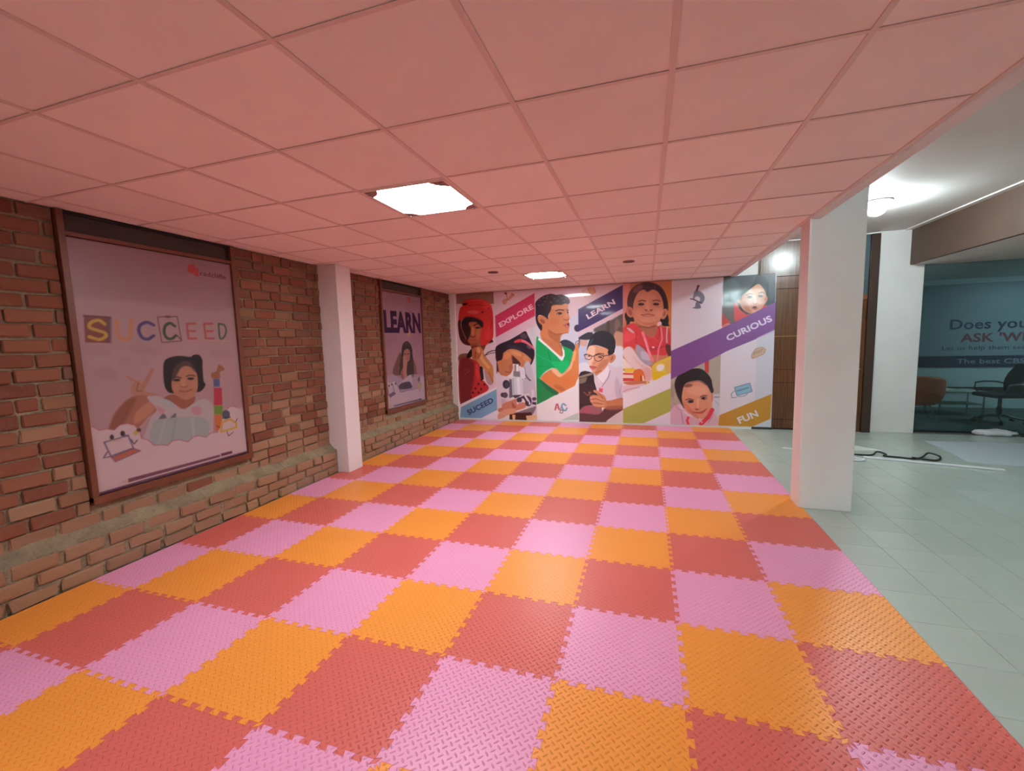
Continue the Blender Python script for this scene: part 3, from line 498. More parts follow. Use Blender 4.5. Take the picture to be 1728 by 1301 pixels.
2 0 134 74 0.0085 1 0.0085 -1.811 1.384 -1.76 1.214
2 60 214 138 0.0085 0.7 0.0064 -2.04 1.346 -1.911 1.259 -1.75 1.193
2 0 150 84 0.0107 0.7 0.0064 -2.012 1.111 -1.827 1.099 -1.677 1.087
2 60 214 138 0.0064 0.7 0.0064 -2.006 0.875 -1.894 1.003 -1.741 1.077 -1.655 1.071
2 238 246 246 0.0032 1 0.0192 -1.984 1.63 -1.83 1.5 -1.682 1.361 -1.541 1.238 -1.508 1.305 -1.512 1.389 -1.573 1.525
1 196 122 82 0.0043 1 1 -1.935 1.65 -1.573 1.536 -1.533 1.41 -1.524 1.326 -1.551 1.296 -1.64 1.37 -1.776 1.509
2 150 84 58 0.0085 0.6 0.0075 -1.594 1.536 -1.539 1.389 -1.545 1.316
1 218 136 78 0.0053 1 1 -1.968 0.875 -1.895 0.961 -1.752 1.045 -1.656 1.055 -1.551 0.96 -1.422 1.074 -1.357 1.23 -1.313 1.395 -1.218 1.537 -1.225 0.917 -1.258 0.833 -1.301 0.728 -1.428 0.664 -1.578 0.589 -1.684 0.641 -1.812 0.736 -1.92 0.811
1 244 208 176 0.0234 0.8 1 -1.753 1.035 -1.656 1.045 -1.551 0.954 -1.422 1.053 -1.336 1.251 -1.314 1.312 -1.359 1.074 -1.465 0.98 -1.573 0.896 -1.658 0.928
1 222 128 66 0.0426 0.7 1 -1.316 0.873 -1.319 0.813 -1.362 0.761 -1.43 0.736 -1.496 0.748 -1.535 0.793 -1.533 0.853 -1.489 0.906 -1.421 0.93 -1.355 0.917
1 228 132 74 0.0362 0.6 1 -1.698 0.832 -1.728 0.803 -1.782 0.797 -1.839 0.818 -1.876 0.856 -1.879 0.898 -1.848 0.927 -1.794 0.932 -1.738 0.912 -1.701 0.873
2 240 190 130 0.0256 0.8 0.0266 -1.293 1.374 -1.315 1.23
1 180 100 60 0.032 0.6 1 -1.492 0.636 -1.523 0.622 -1.583 0.632 -1.648 0.663 -1.695 0.701 -1.704 0.733 -1.672 0.747 -1.613 0.736 -1.547 0.706 -1.501 0.668
1 238 242 246 0.0021 1 0 -2.062 0.347 -1.578 0.583 -1.301 0.726 -1.258 0.833 -1.226 0.896 -1.236 -0.055 -2.072 -0.083
1 190 216 200 0.0032 1 0 -1.576 0.053 -1.244 0.211 -1.235 0.063
2 186 84 110 0.0032 1 0.0138 -1.691 0.255 -1.662 0.363 -1.64 0.363 -1.615 0.262
2 186 84 110 0.0032 1 0.0075 -1.674 0.293 -1.625 0.294
2 110 110 118 0.0032 1 0.0075 -1.582 0.3 -1.597 0.198 -1.552 0.193 -1.535 0.237 -1.572 0.252 -1.54 0.279 -1.561 0.306 -1.582 0.3
3 120 176 208 0.0032 1 0.016 -1.485 0.345 -1.528 0.376 -1.56 0.333 -1.529 0.258 -1.487 0.248 -1.463 0.292
0 -1.225 -0.413
1 226 202 212 0.0021 1 0 -1.256 2.666 -0.328 2.604 -0.327 1.641 -1.268 1.669
1 226 196 200 0.0104 0.8 1 -1.259 2.435 -1.131 2.449 -1.11 2.385 -1.26 2.383
2 196 140 110 0.0042 1 0.0052 -1.141 2.502 -1.1 2.379 -1.067 2.414
1 206 140 96 0.0062 0.9 1 -1.04 2.537 -0.94 2.552 -0.894 2.466 -0.988 2.409
2 160 90 60 0.0042 1 0.0052 -1.04 2.548 -0.981 2.409
2 170 100 70 0.0042 1 0.0042 -0.93 2.562 -0.894 2.456
1 215 160 130 0.0083 0.7 1 -1.141 2.502 -1.045 2.527 -0.994 2.409 -1.089 2.378
1 52 34 104 0.0021 1 0 -1.225 2.164 -0.413 2.564 -0.413 2.14 -1.235 1.738
1 196 206 230 0.0021 1 0 -1.246 1.738 -0.398 2.124 -0.398 0.87 -1.256 0.87
1 96 84 84 0.032 1 1 -0.946 1.781 -0.591 1.957 -0.398 2.041 -0.398 1.71 -0.592 1.612 -0.758 1.669
1 70 58 52 0.0213 0.8 1 -0.643 1.823 -0.649 1.725 -0.665 1.664 -0.684 1.665 -0.7 1.726 -0.705 1.825 -0.699 1.923 -0.683 1.984 -0.664 1.983 -0.649 1.921
1 150 120 105 0.0266 0.6 1 -0.459 1.837 -0.469 1.764 -0.494 1.72 -0.526 1.721 -0.551 1.767 -0.561 1.841 -0.551 1.914 -0.525 1.958 -0.494 1.957 -0.468 1.911
1 196 146 120 0.0234 1 1 -0.572 1.664 -0.5 1.776 -0.398 1.793 -0.398 1.46 -0.49 1.441 -0.541 1.526
1 86 62 58 0.0192 0.8 1 -0.53 1.746 -0.469 1.817 -0.398 1.793 -0.398 1.71 -0.489 1.734
1 212 170 160 0.0213 1 1 -1.193 1.607 -1.075 1.625 -1.065 1.497 -1.151 1.477 -1.194 1.521
1 48 48 58 0.0128 1 1 -1.236 1.63 -1.053 1.731 -0.957 1.728 -1.001 1.602 -1.204 1.608
1 70 80 90 0.0149 0.8 1 -1.236 1.619 -1.193 1.607 -1.205 1.478 -1.239 1.414
1 228 230 242 0.0192 1 1 -1.231 1.132 -1.058 1.163 -0.974 0.978 -1.234 0.914
1 222 226 240 0.0256 1 1 -0.552 1.442 -0.398 1.418 -0.398 1.06 -0.636 1.073 -0.677 1.169
1 222 212 228 0.0053 1 1 -0.963 0.978 -0.889 0.902 -0.698 1.105 -0.656 1.126 -0.532 1.072 -0.409 1.05 -0.404 0.496 -0.701 0.47 -0.743 0.48 -0.806 0.61 -0.88 0.653 -0.932 0.87
1 196 184 206 0.032 0.8 1 -0.532 0.891 -0.45 0.72 -0.429 0.506 -0.512 0.494 -0.554 0.634
1 240 236 246 0.0053 1 1 -0.889 0.891 -0.698 1.095 -0.667 1.052 -0.657 0.955 -0.763 0.762
2 168 156 180 0.0032 1 0.0037 -0.889 0.886 -0.773 0.762 -0.657 0.934 -0.646 1.02
2 176 164 190 0.0107 0.7 0.0075 -0.429 0.763 -0.471 0.592 -0.429 0.506
1 222 160 126 0.0053 1 1 -1.066 1.411 -1.033 1.485 -0.895 1.482 -0.634 1.402 -0.614 1.317 -0.677 1.137 -0.761 1.02 -0.878 0.935 -0.952 0.978 -0.994 1.054 -1.021 1.098 -0.993 1.184 -1.068 1.249
1 244 206 184 0.0256 0.85 1 -1.066 1.454 -0.917 1.451 -0.951 1.194 -1.005 1.108 -1.057 1.249
1 190 122 88 0.0277 0.7 1 -0.824 1.171 -0.677 1.233 -0.698 1.127 -0.803 1.02 -0.878 0.935 -0.92 0.956
1 206 140 104 0.0053 1 1 -0.666 1.222 -0.676 1.276 -0.614 1.328 -0.552 1.305 -0.542 1.242 -0.594 1.168 -0.646 1.158
1 160 90 64 0.0107 0.7 1 -0.584 1.234 -0.597 1.213 -0.613 1.202 -0.626 1.208 -0.632 1.226 -0.627 1.251 -0.615 1.273 -0.599 1.283 -0.586 1.278 -0.58 1.259
1 26 28 40 0.0053 1 1 -1.066 1.389 -1.055 1.475 -0.99 1.644 -0.904 1.727 -0.768 1.754 -0.644 1.708 -0.561 1.611 -0.541 1.484 -0.562 1.379 -0.583 1.338 -0.666 1.297 -0.676 1.403 -0.811 1.469 -0.917 1.493 -1.023 1.474
1 70 84 96 0.0128 0.7 1 -1.055 1.464 -1.001 1.57 -0.947 1.622 -0.969 1.537 -1.023 1.474
1 22 24 34 0.0043 1 1 -0.676 1.382 -0.562 1.379 -0.593 1.322 -0.666 1.307
2 40 36 44 0.0032 1 0.0064 -1.121 1.31 -1.078 1.33
2 48 40 48 0.0032 1 0.0053 -1.11 1.309 -1.095 1.239 -1.025 1.219 -0.982 1.248 -0.976 1.291 -1.04 1.324 -1.11 1.309
2 48 40 48 0.0032 1 0.0053 -0.934 1.285 -0.919 1.215 -0.866 1.187 -0.813 1.203 -0.76 1.256 -0.77 1.298
2 48 40 48 0.0032 1 0.0064 -0.977 1.286 -0.934 1.288
2 48 40 48 0.0032 1 0.0069 -0.929 1.296 -0.844 1.316 -0.76 1.288 -0.655 1.302
2 70 44 40 0.0064 1 0.0085 -0.907 1.311 -0.844 1.337 -0.76 1.325
1 70 46 48 0.0064 1 1 -0.782 1.259 -0.791 1.252 -0.813 1.251 -0.838 1.256 -0.858 1.265 -0.865 1.275 -0.855 1.282 -0.833 1.284 -0.808 1.279 -0.788 1.269
1 80 56 56 0.0064 1 1 -0.997 1.291 -1.002 1.284 -1.016 1.279 -1.033 1.28 -1.047 1.285 -1.052 1.292 -1.047 1.3 -1.033 1.304 -1.016 1.304 -1.002 1.299
2 190 120 92 0.0064 0.8 0.0064 -0.972 1.162 -0.919 1.156 -0.903 1.177
1 206 108 104 0.0053 1 1 -1.021 1.098 -0.951 1.102 -0.882 1.08 -0.93 1.043 -0.992 1.049
2 150 60 64 0.0032 1 0.0032 -1.021 1.095 -0.951 1.086 -0.882 1.079
2 150 92 66 0.0149 0.5 0.0107 -0.91 0.978 -0.804 1.01
1 40 34 44 0.0053 1 1 -1.234 0.914 -0.974 0.978 -0.932 0.805 -0.891 0.653 -0.807 0.326 -0.82 0.04 -1.233 0.028
1 150 140 120 0.0043 1 1 -1.228 0.903 -0.974 0.978 -0.969 0.94 -1.229 0.87
1 128 120 104 0.0064 1 1 -1.229 0.848 -1.082 0.892 -1.077 0.848 -1.115 0.788 -1.23 0.771
1 60 44 50 0.032 0.7 1 -1.214 0.705 -0.975 0.761 -0.923 0.587 -1.065 0.387 -1.217 0.429
2 176 110 90 0.0085 0.8 0.0085 -1.128 0.607 -1.063 0.542 -0.998 0.608 -1.041 0.608 -1.009 0.542
1 160 96 110 0.0128 1 1 -1.219 0.251 -1.109 0.342 -0.925 0.357 -0.797 0.283 -0.83 0.194 -1.024 0.156 -1.198 0.196
1 180 84 100 0.0192 0.7 1 -1.023 0.278 -1.033 0.245 -1.06 0.224 -1.094 0.224 -1.121 0.243 -1.131 0.275 -1.12 0.308 -1.093 0.329 -1.06 0.33 -1.033 0.31
1 86 50 58 0.0192 1 1 -1.22 0.196 -0.851 0.183 -0.723 0.317 -0.419 0.334 -0.419 0.28 -0.703 0.044 -1.233 0.028
1 218 206 212 0.0085 1 1 -0.419 0.275 -0.399 0.281 -0.399 0.01 -0.713 0.033 -0.597 0.156
1 196 128 88 0.0064 1 1 -0.743 0.437 -0.617 0.46 -0.399 0.507 -0.399 0.324 -0.534 0.299 -0.68 0.285 -0.765 0.327
1 150 90 66 0.0149 0.8 1 -0.701 0.339 -0.399 0.356 -0.399 0.291 -0.681 0.274
1 206 138 100 0.0053 1 1 -0.955 0.63 -0.901 0.647 -0.817 0.588 -0.743 0.535 -0.701 0.416 -0.723 0.328 -0.808 0.315 -0.925 0.335 -0.968 0.367 -1.01 0.432 -1.021 0.509 -0.966 0.554 -0.87 0.555
2 222 160 124 0.0107 0.9 0.0181 -0.997 0.504 -0.913 0.521 -0.785 0.458
2 222 160 124 0.0107 0.9 0.0181 -0.989 0.438 -0.903 0.445 -0.765 0.404
2 222 160 124 0.0107 0.9 0.0181 -0.946 0.367 -0.871 0.352 -0.765 0.36
2 132 76 56 0.0053 0.9 0.0048 -0.978 0.471 -0.892 0.483 -0.775 0.431
2 132 76 56 0.0053 0.9 0.0048 -0.957 0.4 -0.871 0.396 -0.775 0.382
2 132 76 56 0.0053 0.9 0.0048 -0.848 0.588 -0.775 0.491
1 218 152 124 0.0064 1 1 -0.895 0.615 -0.905 0.605 -0.921 0.602 -0.939 0.609 -0.95 0.621 -0.951 0.635 -0.941 0.645 -0.924 0.648 -0.907 0.641 -0.896 0.629
1 222 170 150 0.0053 1 1 -0.975 0.501 -0.98 0.489 -0.99 0.482 -1.004 0.482 -1.014 0.489 -1.018 0.5 -1.014 0.512 -1.003 0.519 -0.99 0.52 -0.979 0.512
1 222 170 150 0.0053 1 1 -0.974 0.435 -0.978 0.425 -0.987 0.418 -0.999 0.418 -1.009 0.424 -1.013 0.435 -1.009 0.445 -0.999 0.451 -0.987 0.452 -0.977 0.445
2 130 110 130 0.0032 1 0.0048 -0.646 1.009 -0.678 0.87 -0.763 0.751 -0.795 0.708
1 222 84 112 0.0053 1 0 -0.837 0.696 -0.774 0.686 -0.785 0.599 -0.854 0.62
1 240 200 214 0.0043 1 1 -0.781 0.688 -0.785 0.682 -0.794 0.678 -0.806 0.678 -0.816 0.682 -0.819 0.688 -0.815 0.694 -0.806 0.698 -0.794 0.698 -0.785 0.695
1 222 196 210 0.0021 1 0 -1.235 1.738 -0.413 2.14 -0.413 2.058 -1.236 1.655
1 222 206 220 0.0125 0.7 1 -1.063 1.769 -0.946 1.818 -0.957 1.734 -1.031 1.736
0 -0.413 0.418
1 200 130 92 0.0021 1 0 -0.443 2.676 0.491 2.612 0.509 1.004 -0.445 1.009
1 206 128 60 0.032 1 0 0.309 2.624 0.491 2.612 0.502 1.655 0.318 1.661
1 222 150 140 0.0426 1 0 -0.443 2.611 -0.283 2.622 -0.314 2.123 -0.444 1.796
1 36 22 28 0.0064 1 1 -0.368 2.059 -0.314 2.079 -0.229 1.965 -0.218 1.899 -0.282 1.901 -0.303 1.836 -0.357 1.804 -0.347 1.882 -0.379 1.993
1 26 18 26 0.0064 1 1 0.233 1.935 0.335 2.027 0.372 1.918 0.367 1.832 0.388 1.799 0.275 1.803 0.234 1.881
1 74 42 46 0.0064 1 1 -0.282 2.055 -0.331 2.189 -0.331 2.32 -0.283 2.448 -0.187 2.54 -0.04 2.584 0.084 2.57 0.208 2.514 0.291 2.414 0.343 2.272 0.365 2.111 0.335 2.027 0.253 1.988 -0.122 1.982
1 130 88 92 0.0256 0.75 1 -0.078 2.524 -0.075 2.487 -0.103 2.445 -0.151 2.413 -0.201 2.405 -0.233 2.422 -0.236 2.459 -0.208 2.501 -0.16 2.533 -0.111 2.541
1 40 24 30 0.0256 0.8 1 0.116 2.499 0.1 2.465 0.059 2.447 0.007 2.45 -0.034 2.474 -0.051 2.51 -0.035 2.543 0.007 2.562 0.058 2.559 0.1 2.535
1 40 26 32 0.0171 1 1 0.147 2.508 0.239 2.449 0.312 2.306 0.344 2.134 0.294 2.072 0.262 2.223 0.209 2.376
1 206 130 104 0.0053 1 1 -0.226 2.086 -0.223 2.027 -0.245 1.984 -0.283 1.975 -0.323 2.003 -0.35 2.058 -0.353 2.117 -0.331 2.159 -0.292 2.168 -0.252 2.14
1 206 130 104 0.0053 1 1 0.342 1.992 0.315 1.943 0.28 1.921 0.25 1.934 0.237 1.977 0.246 2.033 0.273 2.082 0.308 2.104 0.338 2.091 0.351 2.049
1 150 82 64 0.0128 0.7 1 -0.255 2.072 -0.252 2.04 -0.261 2.017 -0.277 2.013 -0.296 2.03 -0.309 2.06 -0.312 2.093 -0.304 2.115 -0.287 2.119 -0.269 2.103
1 150 82 64 0.0128 0.7 1 0.317 2.004 0.304 1.979 0.288 1.967 0.275 1.973 0.27 1.994 0.275 2.022 0.288 2.046 0.304 2.058 0.317 2.052 0.322 2.032
1 214 142 112 0.0064 1 1 -0.229 2.206 -0.176 2.366 -0.092 2.448 0.033 2.451 0.147 2.433 0.23 2.343 0.277 2.201 0.279 2.051 0.233 1.924 0.151 1.84 0.037 1.801 -0.079 1.838 -0.175 1.908 -0.229 2.031
1 226 160 130 0.0426 0.6 1 0.158 2.315 0.131 2.278 0.058 2.259 -0.032 2.264 -0.106 2.291 -0.134 2.331 -0.106 2.368 -0.033 2.387 0.058 2.382 0.13 2.354
1 226 150 120 0.0362 0.7 1 -0.07 2.045 -0.082 2.008 -0.113 1.985 -0.153 1.987 -0.184 2.012 -0.197 2.051 -0.185 2.089 -0.153 2.112 -0.114 2.11 -0.082 2.084
1 226 150 120 0.0362 0.7 1 0.253 2.031 0.242 1.993 0.211 1.971 0.172 1.973 0.141 1.998 0.129 2.036 0.141 2.074 0.172 2.096 0.21 2.094 0.241 2.069
1 196 112 84 0.0234 0.8 1 -0.175 1.941 -0.09 1.861 0.037 1.812 0.151 1.851 0.233 1.924 0.151 1.884 0.026 1.867 -0.09 1.893
1 230 166 138 0.0256 0.7 1 0.051 2.17 0.044 2.113 0.026 2.078 0.003 2.079 -0.016 2.116 -0.024 2.174 -0.017 2.23 0.002 2.265 0.025 2.264 0.044 2.227
1 66 38 44 0.0192 1 1 -0.04 2.573 0.074 2.566 0.106 2.478 0.064 2.438 0.013 2.414 -0.029 2.444 -0.061 2.5
2 82 48 46 0.0064 1 0.0075 -0.134 2.253 -0.081 2.272 -0.018 2.251
2 82 48 46 0.0064 1 0.0075 0.107 2.251 0.169 2.26 0.221 2.238
1 46 26 30 0.0053 1 1 -0.149 2.204 -0.102 2.223 -0.044 2.207 -0.06 2.184 -0.123 2.183
1 46 26 30 0.0053 1 1 0.102 2.197 0.154 2.212 0.211 2.192 0.19 2.169 0.128 2.174
1 16 8 12 0.0043 1 1 -0.064 2.202 -0.069 2.191 -0.083 2.185 -0.1 2.186 -0.113 2.193 -0.119 2.204 -0.114 2.215 -0.1 2.221 -0.083 2.22 -0.069 2.213
1 16 8 12 0.0043 1 1 0.184 2.194 0.179 2.184 0.165 2.178 0.149 2.179 0.135 2.186 0.13 2.197 0.135 2.207 0.149 2.213 0.165 2.213 0.179 2.205
1 240 220 214 0.0021 1 1 -0.08 2.209 -0.081 2.206 -0.083 2.205 -0.087 2.205 -0.089 2.207 -0.09 2.21 -0.089 2.212 -0.087 2.213 -0.083 2.213 -0.081 2.212
1 240 220 214 0.0021 1 1 0.168 2.201 0.167 2.199 0.165 2.198 0.162 2.198 0.159 2.199 0.158 2.202 0.159 2.204 0.162 2.206 0.165 2.206 0.167 2.204
1 170 120 104 0.0085 0.5 1 -0.07 2.163 -0.08 2.158 -0.106 2.156 -0.139 2.158 -0.166 2.163 -0.176 2.168 -0.166 2.173 -0.139 2.175 -0.107 2.173 -0.08 2.169
1 170 120 104 0.0085 0.5 1 0.221 2.148 0.211 2.144 0.186 2.142 0.154 2.143 0.128 2.148 0.118 2.153 0.128 2.158 0.154 2.16 0.186 2.158 0.211 2.154
1 120 64 52 0.0064 1 1 0.014 2.091 0.01 2.084 -0 2.08 -0.013 2.08 -0.024 2.086 -0.028 2.093 -0.024 2.101 -0.013 2.105 -0 2.105 0.01 2.099
1 120 64 52 0.0064 1 1 0.098 2.088 0.094 2.08 0.083 2.076 0.07 2.076 0.06 2.082 0.056 2.09 0.06 2.097 0.07 2.101 0.083 2.101 0.094 2.095
2 172 100 78 0.0085 0.7 0.0064 -0.033 2.109 -0.017 2.082 0.035 2.069 0.087 2.077 0.108 2.102
2 96 42 40 0.0043 1 0.0048 -0.096 2.014 -0.048 2.01 0.025 2.025 0.098 2.003 0.135 1.993
2 196 104 92 0.0107 0.7 0.0107 -0.069 1.996 0.025 1.981 0.119 1.988
1 176 104 78 0.0085 1 1 -0.186 1.875 -0.09 1.828 0.037 1.796 0.151 1.83 0.173 1.687 0.09 1.619 -0.036 1.672 -0.154 1.786
2 130 70 54 0.0149 0.7 0.0128 -0.132 1.807 0.037 1.779 0.151 1.808
1 214 58 66 0.0053 1 1 -0.401 1.784 -0.25 1.867 -0.164 1.83 -0.026 1.661 0.111 1.613 0.173 1.687 0.193 1.795 0.296 1.781 0.389 1.734 0.412 1.442 0.341 1.421 0.342 1.29 0.155 1.293 0.029 1.307 -0.12 1.431 -0.174 1.499 -0.195 1.4 -0.282 1.457 -0.412 1.449
1 186 44 54 0.0128 0.8 1 -0.174 1.522 -0.035 1.441 0.07 1.427 0.237 1.446 0.33 1.454 0.237 1.402 0.028 1.362 -0.131 1.443
1 236 84 90 0.032 0.7 1 -0.379 1.705 -0.228 1.722 -0.185 1.61 -0.379 1.527
2 170 36 46 0.0053 1 0.0053 -0.175 1.721 -0.18 1.61 -0.174 1.499
2 236 90 96 0.0064 0.8 0.0053 0.038 1.604 0.111 1.602 0.195 1.534
2 160 34 44 0.0064 0.7 0.0075 0.193 1.795 0.235 1.707 0.195 1.578
1 206 180 188 0.0053 1 1 -0.347 1.793 -0.271 1.768 -0.207 1.689 -0.282 1.724
2 206 176 184 0.0053 1 0.0128 0.348 1.779 0.339 1.595 0.345 1.508
1 232 196 202 0.0064 1 1 0.182 1.85 0.234 1.881 0.255 1.836 0.193 1.806
1 96 50 44 0.0085 1 1 0.32 1.455 0.402 1.453 0.415 1.224 0.363 1.279
1 170 160 176 0.0107 1 1 -0.163 1.488 -0.014 1.363 0.029 1.229 0.114 1.117 -0.119 1.119 -0.184 1.344
1 206 196 214 0.0171 0.8 1 -0.088 1.364 0.029 1.318 0.072 1.195 -0.077 1.231
2 236 126 150 0.0043 1 0.0224 -0.068 1.695 -0.015 1.551 0.028 1.384 0.103 1.195
2 236 126 150 0.0043 1 0.0139 0.245 1.772 0.267 1.576 0.206 1.402 0.187 1.194
2 244 190 204 0.0043 0.8 0.0053 -0.036 1.584 0.071 1.273
1 240 200 204 0.0043 1 1 0.14 1.428 0.136 1.419 0.125 1.414 0.11 1.414 0.099 1.42 0.094 1.429 0.099 1.438 0.11 1.443 0.124 1.443 0.136 1.437
1 230 206 204 0.0087 1 1 -0.406 1.384 -0.325 1.45 -0.238 1.403 -0.12 1.223 -0.013 1.121 0.072 1.076 0.104 0.975 0.105 0.841 0.031 0.819 -0.033 0.909 -0.055 0.976 -0.194 1.022 -0.314 1.158 -0.401 1.283
1 214 176 174 0.0262 0.6 1 -0.238 1.28 -0.077 1.122 0.051 1.065 0.073 0.908 -0.012 0.92 -0.076 1.043
1 222 160 156 0.0218 0.6 1 -0.034 1.043 0.062 1.042 0.094 0.908 0.031 0.819 -0.033 0.864
1 236 220 214 0.0131 1 0 -0.445 1.261 -0.379 1.226 -0.249 1.078 -0.249 1.044 -0.445 1.046
1 236 200 60 0.0087 1 0 -0.379 1.057 -0.195 1.055 -0.184 0.977 -0.379 0.977
1 214 70 70 0.0044 1 0 -0.423 0.972 -0.194 0.965 -0.194 0.931 -0.423 0.938
1 240 214 196 0.0044 1 0 -0.423 0.932 -0.194 0.929 -0.194 0.875 -0.423 0.881
1 214 62 66 0.0044 1 0 -0.423 0.875 -0.194 0.873 -0.194 0.819 -0.423 0.818
1 224 110 46 0.0065 1 1 -0.227 0.977 -0.173 1.033 -0.098 1.038 -0.044 0.976 -0.022 0.819 -0.194 0.807
1 246 210 180 0.0054 1 0 -0.076 0.92 -0.049 0.92 -0.022 0.819 -0.065 0.819
1 120 60 40 0.0044 1 0 -0.103 0.92 -0.081 0.92 -0.081 0.819 -0.099 0.819
1 196 120 90 0.0087 1 1 -0.379 0.807 0.01 0.819 0.031 0.774 -0.118 0.74 -0.346 0.756
1 230 204 70 0.0054 1 1 0.032 0.791 0.029 0.774 0.021 0.763 0.01 0.763 0.002 0.774 -0.002 0.791 0.002 0.808 0.01 0.819 0.021 0.819 0.029 0.808
1 228 200 70 0.0054 1 1 0.093 1.064 0.177 1.163 0.301 1.217 0.435 1.258 0.438 0.963 0.304 0.919 0.158 0.841 0.105 0.864
1 238 236 236 0.024 1 1 0.306 1.095 0.308 1.056 0.284 1.02 0.244 1 0.202 1.004 0.174 1.031 0.172 1.07 0.196 1.107 0.237 1.127 0.279 1.122
1 230 196 20 0.0196 0.8 1 0.104 0.975 0.241 0.975 0.324 0.952 0.158 0.841 0.11 0.864
1 222 176 110 0.0283 0.7 1 0.322 1.162 0.435 1.193 0.438 0.974 0.345 0.963
1 226 196 206 0.0131 1 1 -0.412 0.727 -0.226 0.75 -0.011 0.774 -0.118 0.717 -0.281 0.636 -0.412 0.607
2 176 150 170 0.0109 0.7 0.0098 -0.412 0.624 -0.303 0.67 -0.118 0.706
1 232 230 242 0.0022 1 0 -0.423 0.566 -0.281 0.619 -0.118 0.694 0.095 0.802 0.221 0.864 0.427 0.974 0.43 0.698 -0.424 0.301
1 172 182 84 0.0033 1 0 -0.424 0.292 0.43 0.7 0.435 0.28 -0.04 0.041 -0.424 0.034
1 228 222 238 0.0022 1 0 -0.04 0.041 0.435 0.28 0.438 -0.006 -0.04 -0.023
0 0.418 9
1 222 214 226 0.0023 1 0 0.373 2.787 2.111 2.764 2.209 -0.167 0.403 -0.246
1 122 128 146 0.0045 1 1 0.786 2.376 0.841 2.384 0.917 2.333 0.949 2.251 0.92 2.171 0.877 2.162 0.767 2.238 0.771 2.319
1 216 206 218 0.0057 1 1 0.878 2.237 0.869 2.209 0.847 2.193 0.819 2.194 0.795 2.213 0.786 2.242 0.795 2.27 0.817 2.287 0.845 2.285 0.868 2.266
2 72 52 70 0.0045 1 0.0147 0.845 2.464 0.819 2.391
2 72 52 70 0.0045 1 0.009 0.723 2.252 0.778 2.237 0.898 2.167
2 72 52 70 0.0034 1 0.0057 0.823 2.466 0.866 2.461
1 112 116 134 0.0045 1 1 0.811 2.189 0.86 2.174 0.894 2.091 0.835 2.077 0.752 2.092 0.796 2.114
0 0.418 1.224
1 178 166 154 0.0022 1 0 0.411 0.911 0.808 1.101 1.23 1.306 1.245 0.577 1.093 0.575 1.062 0.042 0.42 0.021
1 200 60 58 0.0043 1 0 0.965 1.188 1.033 1.21 1.035 0.955 0.973 0.999
1 206 206 220 0.0217 1 0 1.093 0.597 1.244 0.599 1.256 0.049 1.103 0.044
2 150 146 160 0.0054 1 0.0119 1.135 0.542 1.215 0.543
2 160 156 172 0.0043 1 0.0043 1.146 0.474 1.218 0.397
1 140 132 124 0.0174 0.5 1 0.478 0.637 0.473 0.555 0.457 0.505 0.437 0.505 0.421 0.555 0.414 0.636 0.419 0.717 0.434 0.767 0.454 0.767 0.471 0.717
2 120 112 110 0.0043 0.6 0.0043 0.423 0.774 0.476 0.751
1 214 180 198 0.0087 1 1 0.42 0.021 0.417 0.277 0.534 0.407 0.651 0.34 0.79 0.206 0.895 0.151 1.049 0.19 1.119 0.294 1.203 0.16 1.216 0.047
1 228 214 226 0.0152 0.8 1 0.555 0.408 0.651 0.352 0.79 0.194 0.717 0.192 0.61 0.282
2 120 110 120 0.0054 0.7 0.0043 0.48 0.429 0.535 0.326 0.641 0.283
2 170 110 140 0.0109 0.7 0.0076 0.599 0.27 0.634 0.063
1 30 24 32 0.0054 1 1 0.482 0.728 0.497 0.843 0.559 0.945 0.674 1.012 0.777 1.04 0.901 1.039 1.005 0.966 1.078 0.854 1.1 0.732 1.12 0.653 1.093 0.608 1.031 0.641 0.988 0.753 0.812 0.798 0.667 0.752 0.616 0.638 0.607 0.489 0.652 0.317 0.576 0.454 0.521 0.568
1 220 152 122 0.0065 1 1 0.613 0.455 0.616 0.638 0.646 0.752 0.729 0.809 0.884 0.832 0.988 0.776 1.061 0.653 1.094 0.552 1.098 0.35 1.058 0.304 0.998 0.2 0.937 0.153 0.853 0.173 0.769 0.228 0.673 0.306
1 232 170 142 0.0434 0.7 1 1.021 0.653 0.99 0.599 0.909 0.566 0.806 0.565 0.722 0.597 0.689 0.65 0.72 0.703 0.803 0.737 0.906 0.737 0.988 0.705
1 196 118 90 0.0282 0.7 1 0.612 0.477 0.673 0.295 0.79 0.206 0.895 0.151 0.81 0.275 0.682 0.41
1 60 44 44 0.0195 0.6 1 0.781 0.752 0.77 0.734 0.735 0.719 0.69 0.712 0.653 0.716 0.636 0.729 0.648 0.747 0.683 0.763 0.728 0.77 0.765 0.766
1 50 36 40 0.0152 0.7 1 0.667 0.763 0.802 0.82 0.946 0.809 1.009 0.742 0.884 0.815 0.76 0.798
1 206 128 104 0.0054 1 1 1.083 0.608 1.112 0.575 1.108 0.463 1.091 0.462
2 90 54 48 0.0065 1 0.0081 0.665 0.484 0.728 0.508 0.796 0.486
2 90 54 48 0.0065 1 0.0081 0.91 0.539 0.961 0.568 1.012 0.563
1 54 32 34 0.0054 1 1 0.687 0.444 0.734 0.485 0.796 0.469 0.787 0.437 0.724 0.428
1 226 206 200 0.0033 1 1 0.72 0.445 0.718 0.44 0.712 0.437 0.704 0.437 0.698 0.44 0.695 0.444 0.698 0.449 0.704 0.452 0.712 0.452 0.718 0.45
1 24 16 20 0.0033 1 1 0.767 0.459 0.764 0.449 0.755 0.443 0.744 0.443 0.735 0.449 0.732 0.459 0.735 0.469 0.744 0.475 0.755 0.475 0.764 0.469
1 54 32 34 0.0054 1 1 0.92 0.516 0.966 0.545 1.015 0.529 1.003 0.504 0.952 0.494
